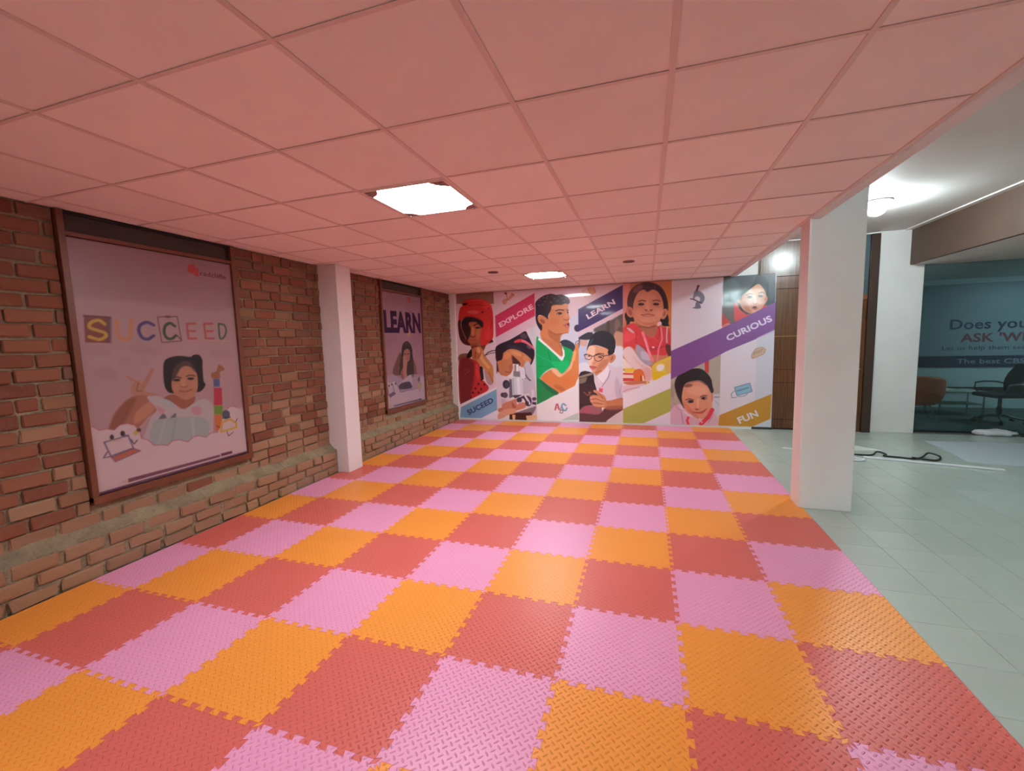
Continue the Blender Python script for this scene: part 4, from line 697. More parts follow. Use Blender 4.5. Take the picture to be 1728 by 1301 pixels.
1 226 206 200 0.0033 1 1 1.004 0.522 1.002 0.517 0.996 0.514 0.989 0.514 0.982 0.517 0.98 0.522 0.982 0.526 0.988 0.529 0.996 0.529 1.002 0.526
1 24 16 20 0.0033 1 1 0.973 0.521 0.97 0.511 0.962 0.505 0.951 0.505 0.943 0.511 0.94 0.521 0.943 0.531 0.951 0.537 0.961 0.537 0.969 0.531
2 236 176 150 0.0174 0.8 0.0163 0.869 0.493 0.871 0.379
1 120 66 54 0.0076 1 1 0.885 0.317 0.88 0.309 0.865 0.303 0.847 0.303 0.833 0.308 0.827 0.316 0.832 0.324 0.847 0.329 0.865 0.329 0.88 0.325
2 180 108 84 0.0087 0.8 0.0065 0.819 0.344 0.862 0.299 0.913 0.329
1 190 84 78 0.0054 1 1 0.789 0.263 0.852 0.276 0.914 0.272 0.996 0.319 1.016 0.325 0.956 0.25 0.873 0.242
2 120 50 46 0.0033 1 0.0033 0.784 0.269 0.862 0.263 0.955 0.29 1.016 0.331
1 228 142 112 0.0239 0.6 1 0.736 0.342 0.728 0.315 0.707 0.298 0.681 0.297 0.66 0.314 0.651 0.34 0.659 0.368 0.68 0.385 0.706 0.385 0.727 0.369
2 216 50 74 0.0054 1 0.0336 1.103 0.316 1.039 0.178 0.928 0.061
2 236 190 206 0.0054 1 0.0098 0.895 0.151 0.948 0.084
2 216 60 82 0.0054 1 0.0195 0.717 0.169 0.697 0.111 0.719 0.054
2 226 160 180 0.0065 0.8 0.013 0.748 0.182 0.771 0.067
2 60 60 140 0.0033 0.6 0.0033 1.12 0.237 1.041 0.076
0 1.221 9
1 62 64 72 0.0032 1 0 1.234 2.605 2.007 2.594 2.013 2.099 1.237 1.714
1 110 100 100 0.0214 0.9 1 1.228 2.117 1.415 2.153 1.463 1.9 1.361 1.801 1.234 1.841
1 86 96 100 0.0428 0.7 1 2.016 2.32 2.008 2.216 1.981 2.154 1.944 2.156 1.912 2.222 1.898 2.327 1.906 2.43 1.933 2.492 1.97 2.49 2.002 2.424
1 90 104 108 0.0428 0.6 1 1.482 2.397 1.458 2.306 1.393 2.252 1.309 2.257 1.239 2.319 1.211 2.414 1.235 2.506 1.302 2.559 1.385 2.553 1.454 2.492
1 214 72 76 0.0054 1 1 1.406 2.131 1.488 2.138 1.565 1.964 1.687 1.958 1.787 2.01 1.855 2.085 1.886 2.039 1.587 1.872 1.434 1.821
1 200 62 66 0.0086 1 1 1.231 1.979 1.275 1.908 1.35 1.825 1.237 1.725
1 214 130 120 0.0086 1 1 1.236 1.76 1.288 1.81 1.361 1.801 1.373 1.755 1.237 1.702
1 28 24 32 0.0064 1 1 1.435 2.197 1.474 2.308 1.555 2.337 1.655 2.409 1.703 2.495 1.75 2.591 1.851 2.54 1.904 2.437 1.908 2.293 1.881 2.217 1.838 2.331 1.776 2.39 1.636 2.343 1.526 2.26 1.499 2.126 1.554 1.987 1.49 2.047
1 212 152 126 0.0064 1 1 1.503 2.171 1.526 2.26 1.626 2.344 1.755 2.436 1.837 2.353 1.88 2.25 1.897 2.172 1.864 2.107 1.807 2.02 1.728 1.956 1.647 1.96 1.563 2.009 1.51 2.08
1 232 180 150 0.0364 0.7 1 1.802 2.334 1.799 2.29 1.766 2.252 1.713 2.234 1.663 2.243 1.633 2.275 1.636 2.319 1.671 2.357 1.723 2.374 1.773 2.366
1 180 112 84 0.0236 0.7 1 1.529 2.147 1.584 2.008 1.687 1.958 1.634 2.051 1.591 2.143
1 206 140 112 0.0064 1 1 1.456 2.185 1.502 2.193 1.509 2.125 1.467 2.15
1 200 130 106 0.0064 1 1 1.901 2.178 1.893 2.154 1.879 2.141 1.864 2.144 1.854 2.163 1.853 2.19 1.861 2.214 1.875 2.227 1.89 2.223 1.899 2.205
2 86 54 48 0.0064 1 0.007 1.587 2.265 1.638 2.287 1.684 2.271
2 86 54 48 0.0064 1 0.007 1.769 2.285 1.809 2.299 1.849 2.286
1 60 36 36 0.0054 1 1 1.676 2.229 1.669 2.217 1.65 2.211 1.626 2.212 1.606 2.221 1.598 2.233 1.606 2.245 1.625 2.251 1.649 2.249 1.668 2.241
1 22 14 18 0.0032 1 1 1.657 2.23 1.654 2.219 1.645 2.212 1.634 2.213 1.626 2.22 1.622 2.232 1.625 2.243 1.633 2.249 1.644 2.249 1.653 2.241
1 60 36 36 0.0054 1 1 1.835 2.235 1.828 2.224 1.812 2.218 1.79 2.219 1.773 2.227 1.766 2.239 1.772 2.251 1.789 2.257 1.81 2.256 1.828 2.247
1 22 14 18 0.0032 1 1 1.816 2.236 1.813 2.225 1.806 2.219 1.796 2.219 1.789 2.227 1.785 2.238 1.788 2.249 1.795 2.256 1.805 2.255 1.812 2.248
2 236 186 160 0.015 0.8 0.0139 1.72 2.249 1.723 2.148
2 160 96 74 0.0054 1 0.0048 1.688 2.122 1.724 2.108 1.759 2.123
1 190 100 86 0.0064 1 1 1.76 2.045 1.752 2.027 1.731 2.016 1.705 2.018 1.683 2.03 1.675 2.049 1.682 2.067 1.703 2.078 1.73 2.076 1.751 2.064
1 38 16 20 0.0043 1 1 1.743 2.055 1.738 2.046 1.724 2.042 1.707 2.043 1.692 2.049 1.687 2.058 1.692 2.066 1.706 2.07 1.723 2.07 1.738 2.064
1 226 170 146 0.0107 0.7 1 1.752 1.989 1.745 1.978 1.725 1.971 1.7 1.972 1.679 1.981 1.671 1.993 1.679 2.005 1.699 2.011 1.724 2.01 1.744 2.001
0 0.418 9
1 126 76 146 0.0023 1 0 0.413 1.319 1.228 1.723 2.13 2.185 2.205 1.706 1.99 1.635 1.31 1.338 1.226 1.287 0.417 0.85
1 126 76 146 0.0021 1 0 0.34 1.322 1.144 1.69 1.998 2.105 2.015 1.681 1.224 1.294 1.152 1.26 0.344 0.833
0 1.226 9
1 204 206 220 0.0021 0.8 0 1.76 1.548 2.036 1.686 2.089 0.047 1.761 0.036
1 206 176 150 0.0043 1 1 1.705 1.309 1.764 1.377 1.845 1.398 1.899 1.351 1.879 1.283 1.799 1.238 1.708 1.2 1.686 1.24
2 140 120 112 0.0032 0.8 0.0037 1.691 1.263 1.744 1.365 1.845 1.395 1.901 1.345 1.869 1.277 1.708 1.203 1.689 1.249
2 110 96 92 0.0032 0.8 0.0043 1.727 1.268 1.746 1.32
2 110 96 92 0.0032 0.8 0.0043 1.761 1.284 1.78 1.335
2 110 96 92 0.0032 0.8 0.0043 1.795 1.299 1.814 1.35
2 110 96 92 0.0032 0.8 0.0043 1.829 1.315 1.848 1.366
1 140 188 214 0.0044 1 0 1.445 0.712 1.678 0.79 1.718 0.644 1.485 0.571
2 90 116 140 0.0033 1 0.005 1.445 0.712 1.678 0.79 1.718 0.644 1.485 0.571 1.445 0.712
2 70 96 130 0.0044 0.8 0.0077 1.493 0.653 1.577 0.68 1.659 0.711
2 100 118 144 0.0033 1 0.005 1.446 0.653 1.399 0.605 1.406 0.534 1.475 0.541
2 100 118 144 0.0033 1 0.0044 1.496 0.553 1.601 0.566 1.652 0.608
0 1.191 9
1 198 140 36 0.0022 1 0 1.22 0.225 2.011 0.606 2.003 0.181 1.74 0.04 1.207 0.037
1 214 220 232 0.0022 1 0 1.74 0.04 2.024 0.187 2.031 -0.053 1.743 -0.064
"""
TX_P1 = [('radcliffe', (2.903, 2.273), (3.149, 2.266), 0.0424, (120, 60, 66))]
ART_P1 = """
0 -99 99
1 152 124 127 0.0013 1 0 1.925 2.76 4.016 3.457 3.61 -0.505 1.676 0.388
1 130 100 103 0.0269 0.6 1 1.956 2.582 3.352 2.781 3.222 2.024 2.422 1.999 1.998 1.999 1.894 1.997
1 135 105 107 0.0403 0.5 1 2.375 2.223 2.321 2.156 2.218 2.121 2.112 2.13 2.041 2.177 2.026 2.243 2.072 2.306 2.165 2.344 2.274 2.342 2.356 2.296
1 135 105 107 0.0403 0.5 1 3.055 2.356 2.977 2.294 2.818 2.262 2.649 2.269 2.531 2.308 2.499 2.365 2.56 2.42 2.698 2.456 2.872 2.457 3.013 2.42
1 135 105 107 0.0403 0.5 1 2.154 1.605 2.131 1.584 2.085 1.58 2.035 1.594 1.998 1.619 1.989 1.646 2.01 1.666 2.054 1.671 2.105 1.659 2.144 1.634
1 135 105 107 0.0403 0.5 1 2.491 1.592 2.464 1.575 2.406 1.574 2.341 1.589 2.293 1.615 2.28 1.641 2.304 1.658 2.359 1.66 2.425 1.646 2.476 1.62
1 135 105 107 0.0403 0.5 1 2.278 1.523 2.266 1.508 2.245 1.502 2.223 1.508 2.207 1.524 2.205 1.542 2.216 1.557 2.237 1.563 2.259 1.557 2.275 1.542
1 135 105 107 0.0403 0.5 1 2.179 1.433 2.159 1.413 2.121 1.408 2.079 1.421 2.05 1.446 2.043 1.474 2.062 1.494 2.099 1.5 2.141 1.488 2.172 1.462
1 135 105 107 0.0403 0.5 1 3.14 1.54 3.109 1.518 3.048 1.514 2.98 1.529 2.931 1.556 2.918 1.585 2.945 1.607 3.004 1.612 3.073 1.598 3.125 1.571
1 135 105 107 0.0403 0.5 1 2.42 1.516 2.409 1.5 2.389 1.494 2.369 1.499 2.355 1.514 2.353 1.533 2.364 1.549 2.384 1.556 2.404 1.551 2.418 1.536
1 135 105 107 0.0403 0.5 1 3.07 2.018 3.024 1.985 2.929 1.972 2.824 1.984 2.748 2.014 2.727 2.051 2.767 2.082 2.855 2.097 2.961 2.088 3.045 2.058
1 156 131 132 0.1076 0.4 1 1.997 1.986 2.493 2.004 3.169 2.002 3.077 0.719 2.905 1.302 2.003 1.532
1 114 57 49 0.004 1 0 2.023 1.873 2.18 1.87 2.16 1.677 2.011 1.682
1 91 62 78 0.0108 0.7 0 2.153 1.869 2.19 1.867 2.169 1.674 2.133 1.681
2 83 44 56 0.0027 1 0.0047 2.025 1.873 2.18 1.868
3 168 140 49 0.0027 1 0.0114 2.142 1.816 2.109 1.843 2.062 1.827 2.047 1.792 2.085 1.772 2.135 1.752 2.138 1.724 2.095 1.703 2.04 1.723
3 171 118 82 0.0027 1 0.0128 2.22 1.843 2.218 1.738 2.247 1.709 2.292 1.717 2.319 1.851
3 74 60 106 0.0027 1 0.0121 2.473 1.818 2.426 1.839 2.376 1.815 2.361 1.769 2.379 1.717 2.419 1.705 2.464 1.732
2 101 68 59 0.002 1 0.004 2.508 1.885 2.665 1.896 2.679 1.688 2.52 1.677 2.508 1.885
1 83 66 56 0.002 1 1 2.613 1.891 2.608 1.885 2.594 1.881 2.578 1.881 2.566 1.884 2.562 1.889 2.567 1.895 2.58 1.899 2.596 1.9 2.609 1.897
3 54 72 46 0.0027 1 0.0114 2.637 1.814 2.601 1.837 2.56 1.812 2.547 1.756 2.565 1.712 2.603 1.708 2.636 1.733
2 68 66 56 0.0034 1 0.0047 2.641 1.741 2.676 1.7
2 156 74 68 0.0027 1 0.0087 2.815 1.84 2.739 1.837 2.74 1.708 2.81 1.708
2 156 74 68 0.0027 1 0.0081 2.737 1.773 2.808 1.774
2 156 74 68 0.0027 1 0.0087 2.975 1.845 2.893 1.842 2.895 1.708 2.97 1.708
2 156 74 68 0.0027 1 0.0081 2.891 1.775 2.968 1.776
3 54 90 61 0.0027 1 0.0087 3.031 1.846 3.032 1.712 3.076 1.725 3.101 1.78 3.088 1.834 3.031 1.846
2 171 148 120 0.002 1 0.0027 2.865 1.695 3.116 1.681
1 28 25 28 0.0034 1 1 2.508 1.455 2.522 1.518 2.563 1.548 2.642 1.561 2.738 1.548 2.769 1.564 2.816 1.562 2.842 1.518 2.837 1.431 2.835 1.327 2.849 1.29 2.809 1.242 2.756 1.231 2.562 1.247 2.513 1.285 2.502 1.359
1 156 109 86 0.0034 1 1 2.56 1.337 2.591 1.449 2.652 1.502 2.717 1.507 2.769 1.436 2.784 1.349 2.77 1.247 2.727 1.2 2.658 1.176 2.604 1.2 2.564 1.263
1 45 38 39 0.0121 0.8 1 2.562 1.353 2.593 1.465 2.662 1.518 2.75 1.497 2.774 1.41 2.721 1.465 2.656 1.461 2.601 1.39
2 45 29 28 0.004 1 0.0047 2.576 1.376 2.608 1.383 2.642 1.37
2 45 29 28 0.004 1 0.004 2.688 1.379 2.722 1.389 2.763 1.377
1 33 22 24 0.0034 1 1 2.633 1.353 2.627 1.347 2.612 1.345 2.595 1.346 2.582 1.351 2.577 1.358 2.583 1.364 2.597 1.366 2.615 1.365 2.628 1.36
1 33 22 24 0.0034 1 1 2.751 1.354 2.745 1.348 2.73 1.345 2.713 1.347 2.699 1.352 2.695 1.359 2.7 1.365 2.715 1.367 2.732 1.366 2.746 1.361
1 171 125 100 0.0108 0.7 1 2.679 1.325 2.672 1.301 2.66 1.287 2.647 1.288 2.638 1.304 2.637 1.329 2.643 1.353 2.655 1.367 2.668 1.366 2.677 1.35
2 114 68 51 0.0034 1 0.0034 2.631 1.298 2.658 1.287 2.687 1.294
2 91 37 36 0.0027 1 0.003 2.619 1.26 2.666 1.246 2.725 1.262
2 152 81 73 0.004 0.8 0.0047 2.629 1.248 2.707 1.25
1 164 115 92 0.0121 0.6 1 2.614 1.29 2.607 1.271 2.594 1.261 2.58 1.262 2.57 1.276 2.567 1.295 2.574 1.314 2.587 1.324 2.601 1.323 2.611 1.31
1 164 115 92 0.0121 0.6 1 2.768 1.299 2.762 1.279 2.75 1.268 2.736 1.269 2.727 1.283 2.724 1.303 2.731 1.323 2.743 1.334 2.756 1.333 2.766 1.319
1 133 82 63 0.004 1 1 2.561 1.238 2.658 1.176 2.744 1.198 2.72 1.132 2.627 1.104 2.554 1.165 2.482 1.208
1 155 111 92 0.0034 1 1 2.258 1.33 2.288 1.364 2.317 1.384 2.342 1.359 2.415 1.461 2.435 1.452 2.383 1.355 2.349 1.297 2.388 1.276 2.45 1.249 2.385 1.245 2.342 1.235 2.277 1.259
2 155 103 88 0.0027 1 0.0067 2.245 1.417 2.29 1.379 2.321 1.361
2 156 103 89 0.0034 1 0.0114 2.424 1.453 2.353 1.335
2 114 72 59 0.004 0.8 0.004 2.315 1.362 2.295 1.303 2.334 1.29
1 141 93 75 0.004 1 1 2.108 1.093 2.16 1.179 2.251 1.255 2.345 1.258 2.383 1.23 2.429 1.192 2.422 1.121 2.354 1.078 2.249 0.989 2.075 0.953
1 114 68 53 0.0202 0.7 1 2.109 1.1 2.209 1.224 2.289 1.243 2.239 1.144 2.148 1.011 2.077 0.967
1 168 119 97 0.0134 0.8 1 2.278 1.137 2.395 1.205 2.417 1.146 2.354 1.085 2.255 1.042
1 156 148 150 0.004 1 1 2.378 1.246 2.462 1.227 2.554 1.165 2.634 1.095 2.729 1.14 2.827 1.161 2.901 1.087 2.886 0.946 2.788 0.608 2.291 0.746 2.364 1.044 2.423 1.129 2.369 1.224
1 164 124 130 0.004 1 1 2.426 1.16 2.487 1.11 2.441 1.094
1 164 124 130 0.004 1 1 2.7 1.101 2.777 1.098 2.778 1.028 2.719 1.038
1 144 152 151 0.0054 1 1 2.461 1.219 2.554 1.165 2.518 1.114
1 91 88 95 0.0027 1 1 2.428 1.04 2.47 1.089 2.491 1.037
1 91 88 95 0.0027 1 1 2.509 1.033 2.568 1.076 2.555 1.025
1 133 146 144 0.0044 1 1 2.382 0.998 2.434 1.048 2.808 0.988 2.809 0.817 2.573 0.815 2.381 0.836 2.353 0.936
2 148 155 153 0.0102 0.7 0.0095 2.48 1.031 2.414 0.853
2 114 130 132 0.0087 0.6 0.0066 2.56 1.016 2.508 0.831
2 155 159 157 0.0102 0.7 0.0109 2.698 0.999 2.698 0.823
1 133 88 62 0.0027 1 1 2.914 1.39 2.962 1.404 2.996 1.465 3.049 1.416 2.998 1.393 2.993 1.339 2.918 1.341
1 69 85 124 0.002 1 0 2.927 1.336 2.987 1.33 2.984 1.258 2.924 1.262
1 156 48 63 0.002 1 0 2.923 1.251 3 1.245 2.99 1.083 2.909 1.091
1 91 125 46 0.002 1 0 2.908 1.086 2.99 1.076 2.986 0.996 2.904 1.006
1 171 96 49 0.002 1 0 2.903 1.001 2.976 0.991 2.951 0.841 2.895 0.853
1 176 159 161 0.0022 1 0 1.957 1.083 1.995 1.072 2.028 1.038 2.073 1.04 2.119 1.023 2.159 1.055 2.207 1.056 2.254 1.032 2.284 0.984 2.292 0.92 2.334 0.898 2.374 0.842 2.428 0.834 2.478 0.816 2.518 0.846 2.576 0.842 2.642 0.806 2.69 0.839 2.736 0.842 2.807 0.812 2.85 0.841 2.92 0.836 2.955 0.883 3 1.013 3.078 1.055 3.141 1.03 3.209 1.03 3.278 0.561 1.968 0.576 1.958 0.78
2 152 74 92 0.0022 1 0.0025 1.957 1.083 1.995 1.072 2.028 1.038 2.073 1.04 2.119 1.023 2.159 1.055 2.207 1.056 2.254 1.032 2.284 0.984 2.292 0.92 2.334 0.898 2.374 0.842 2.428 0.834 2.478 0.816 2.518 0.846 2.576 0.842 2.642 0.806 2.69 0.839 2.736 0.842 2.807 0.812 2.85 0.841 2.92 0.836
2 152 74 92 0.0022 1 0.0025 3.034 1.042 3.078 1.057 3.142 1.035 3.184 1.011
2 85 74 99 0.0022 1 0.0044 2.047 0.945 2.077 0.832 2.228 0.857 2.204 0.961 2.178 0.97
2 85 74 99 0.0022 1 0.0044 2.047 0.945 2.204 0.961
1 156 88 73 0.0022 1 0 2.082 0.822 2.228 0.853 2.275 0.822 2.101 0.784
2 85 74 99 0.0022 1 0.0029 2.079 0.823 2.228 0.853 2.275 0.822 2.101 0.781 2.079 0.823
2 68 59 85 0.0022 1 0.0036 2.058 0.868 2.032 0.832 2.07 0.829
1 38 29 35 0.0029 1 1 2.111 0.969 2.107 0.959 2.1 0.954 2.092 0.956 2.086 0.964 2.085 0.975 2.089 0.985 2.096 0.991 2.104 0.989 2.109 0.981
1 38 29 35 0.0029 1 1 2.184 0.981 2.179 0.97 2.171 0.964 2.162 0.966 2.156 0.975 2.154 0.988 2.158 0.999 2.166 1.005 2.175 1.003 2.182 0.994
2 167 140 99 0.0022 1 0.0029 2.095 0.949 2.133 0.932 2.162 0.954
1 167 140 63 0.0029 1 0 2.237 0.974 2.264 0.997 2.284 0.976 2.256 0.949
1 68 44 49 0.0029 1 1 2.296 0.986 2.292 0.978 2.283 0.974 2.274 0.976 2.266 0.983 2.264 0.993 2.268 1.001 2.277 1.004 2.286 1.002 2.293 0.995
2 53 44 56 0.0022 1 0.0036 2.218 0.925 2.238 0.887 2.259 0.911
1 65 76 92 0.0029 1 1 3.057 0.978 3.047 0.954 3.026 0.942 3.001 0.946 2.984 0.965 2.979 0.992 2.989 1.016 3.01 1.028 3.034 1.024 3.052 1.005
2 171 145 56 0.0029 1 0.0095 2.95 0.83 2.974 0.919 3.055 0.933 3.115 0.881 3.111 0.841 2.95 0.83
2 45 37 42 0.0036 1 0.0044 2.983 0.956 3.057 0.953
2 45 37 42 0.0022 1 0.0029 3.111 0.897 3.13 0.925
2 45 37 42 0.0022 1 0.0036 2.916 0.896 2.939 0.876
2 45 37 42 0.0022 1 0.0029 3.011 0.821 3.022 0.774 3.074 0.803
1 85 48 65 0.0022 1 0 2.169 0.627 2.918 0.619 2.918 0.599 2.166 0.599
1 72 35 53 0.0022 1 0 2.929 0.626 3.042 0.624 3.042 0.599 2.931 0.599
1 176 145 120 0.0022 1 0 2.11 0.614 2.166 0.628 2.165 0.599
2 114 81 95 0.0022 0.8 0.0022 2.171 0.614 2.912 0.611
1 79 45 69 0.0022 1 0 1.965 0.584 2.309 0.586 3.197 0.582 3.206 0.548 2.306 0.553 1.968 0.552
2 148 130 142 0.0015 0.55 0.0018 2.22 0.576 2.227 0.569
2 148 130 142 0.0015 0.55 0.0018 2.235 0.576 2.241 0.568
2 148 130 142 0.0015 0.55 0.0018 2.249 0.575 2.256 0.568
2 148 130 142 0.0015 0.55 0.0018 2.264 0.575 2.27 0.568
2 148 130 142 0.0015 0.55 0.0018 2.278 0.575 2.285 0.568
2 148 130 142 0.0015 0.55 0.0018 2.293 0.575 2.3 0.568
2 148 130 142 0.0015 0.55 0.0018 2.323 0.575 2.33 0.567
2 148 130 142 0.0015 0.55 0.0018 2.338 0.575 2.345 0.567
2 148 130 142 0.0015 0.55 0.0018 2.354 0.575 2.361 0.567
2 148 130 142 0.0015 0.55 0.0018 2.369 0.574 2.376 0.567
2 148 130 142 0.0015 0.55 0.0018 2.385 0.574 2.392 0.567
2 148 130 142 0.0015 0.55 0.0018 2.4 0.574 2.408 0.567
2 148 130 142 0.0015 0.55 0.0018 2.432 0.574 2.44 0.566
2 148 130 142 0.0015 0.55 0.0018 2.448 0.574 2.456 0.566
2 148 130 142 0.0015 0.55 0.0018 2.465 0.574 2.472 0.566
2 148 130 142 0.0015 0.55 0.0018 2.481 0.573 2.489 0.566
2 148 130 142 0.0015 0.55 0.0018 2.498 0.573 2.505 0.566
2 148 130 142 0.0015 0.55 0.0018 2.514 0.573 2.522 0.565
2 148 130 142 0.0015 0.55 0.0018 2.548 0.573 2.556 0.565
2 148 130 142 0.0015 0.55 0.0018 2.565 0.573 2.573 0.565
2 148 130 142 0.0015 0.55 0.0018 2.583 0.573 2.591 0.565
2 148 130 142 0.0015 0.55 0.0018 2.6 0.572 2.608 0.564
2 148 130 142 0.0015 0.55 0.0018 2.618 0.572 2.626 0.564
2 148 130 142 0.0015 0.55 0.0018 2.636 0.572 2.644 0.564
2 148 130 142 0.0015 0.55 0.0018 2.672 0.572 2.68 0.564
2 148 130 142 0.0015 0.55 0.0018 2.69 0.572 2.698 0.563
2 148 130 142 0.0015 0.55 0.0018 2.708 0.571 2.717 0.563
2 148 130 142 0.0015 0.55 0.0018 2.727 0.571 2.735 0.563
2 148 130 142 0.0015 0.55 0.0018 2.746 0.571 2.754 0.563
2 148 130 142 0.0015 0.55 0.0018 2.765 0.571 2.773 0.563
2 148 130 142 0.0015 0.55 0.0018 2.803 0.571 2.812 0.562
2 148 130 142 0.0015 0.55 0.0018 2.822 0.57 2.831 0.562
2 148 130 142 0.0015 0.55 0.0018 2.842 0.57 2.851 0.562
2 148 130 142 0.0015 0.55 0.0018 2.862 0.57 2.871 0.562
2 148 130 142 0.0015 0.55 0.0018 2.882 0.57 2.891 0.561
2 148 130 142 0.0015 0.55 0.0018 2.902 0.57 2.912 0.561
2 148 130 142 0.0015 0.55 0.0018 2.943 0.569 2.953 0.561
2 148 130 142 0.0015 0.55 0.0018 2.964 0.569 2.974 0.56
2 148 130 142 0.0015 0.55 0.0018 2.985 0.569 2.995 0.56
1 159 51 48 0.0024 1 0 2.799 2.347 2.854 2.364 2.863 2.339 2.845 2.277 2.792 2.287
1 162 62 52 0.0024 1 0 2.857 2.335 2.896 2.332 2.889 2.259 2.85 2.265
"""
TX_P2 = [('LEARN', (5.699, 1.811), (6.809, 1.816), 0.311, (48, 18, 52))]
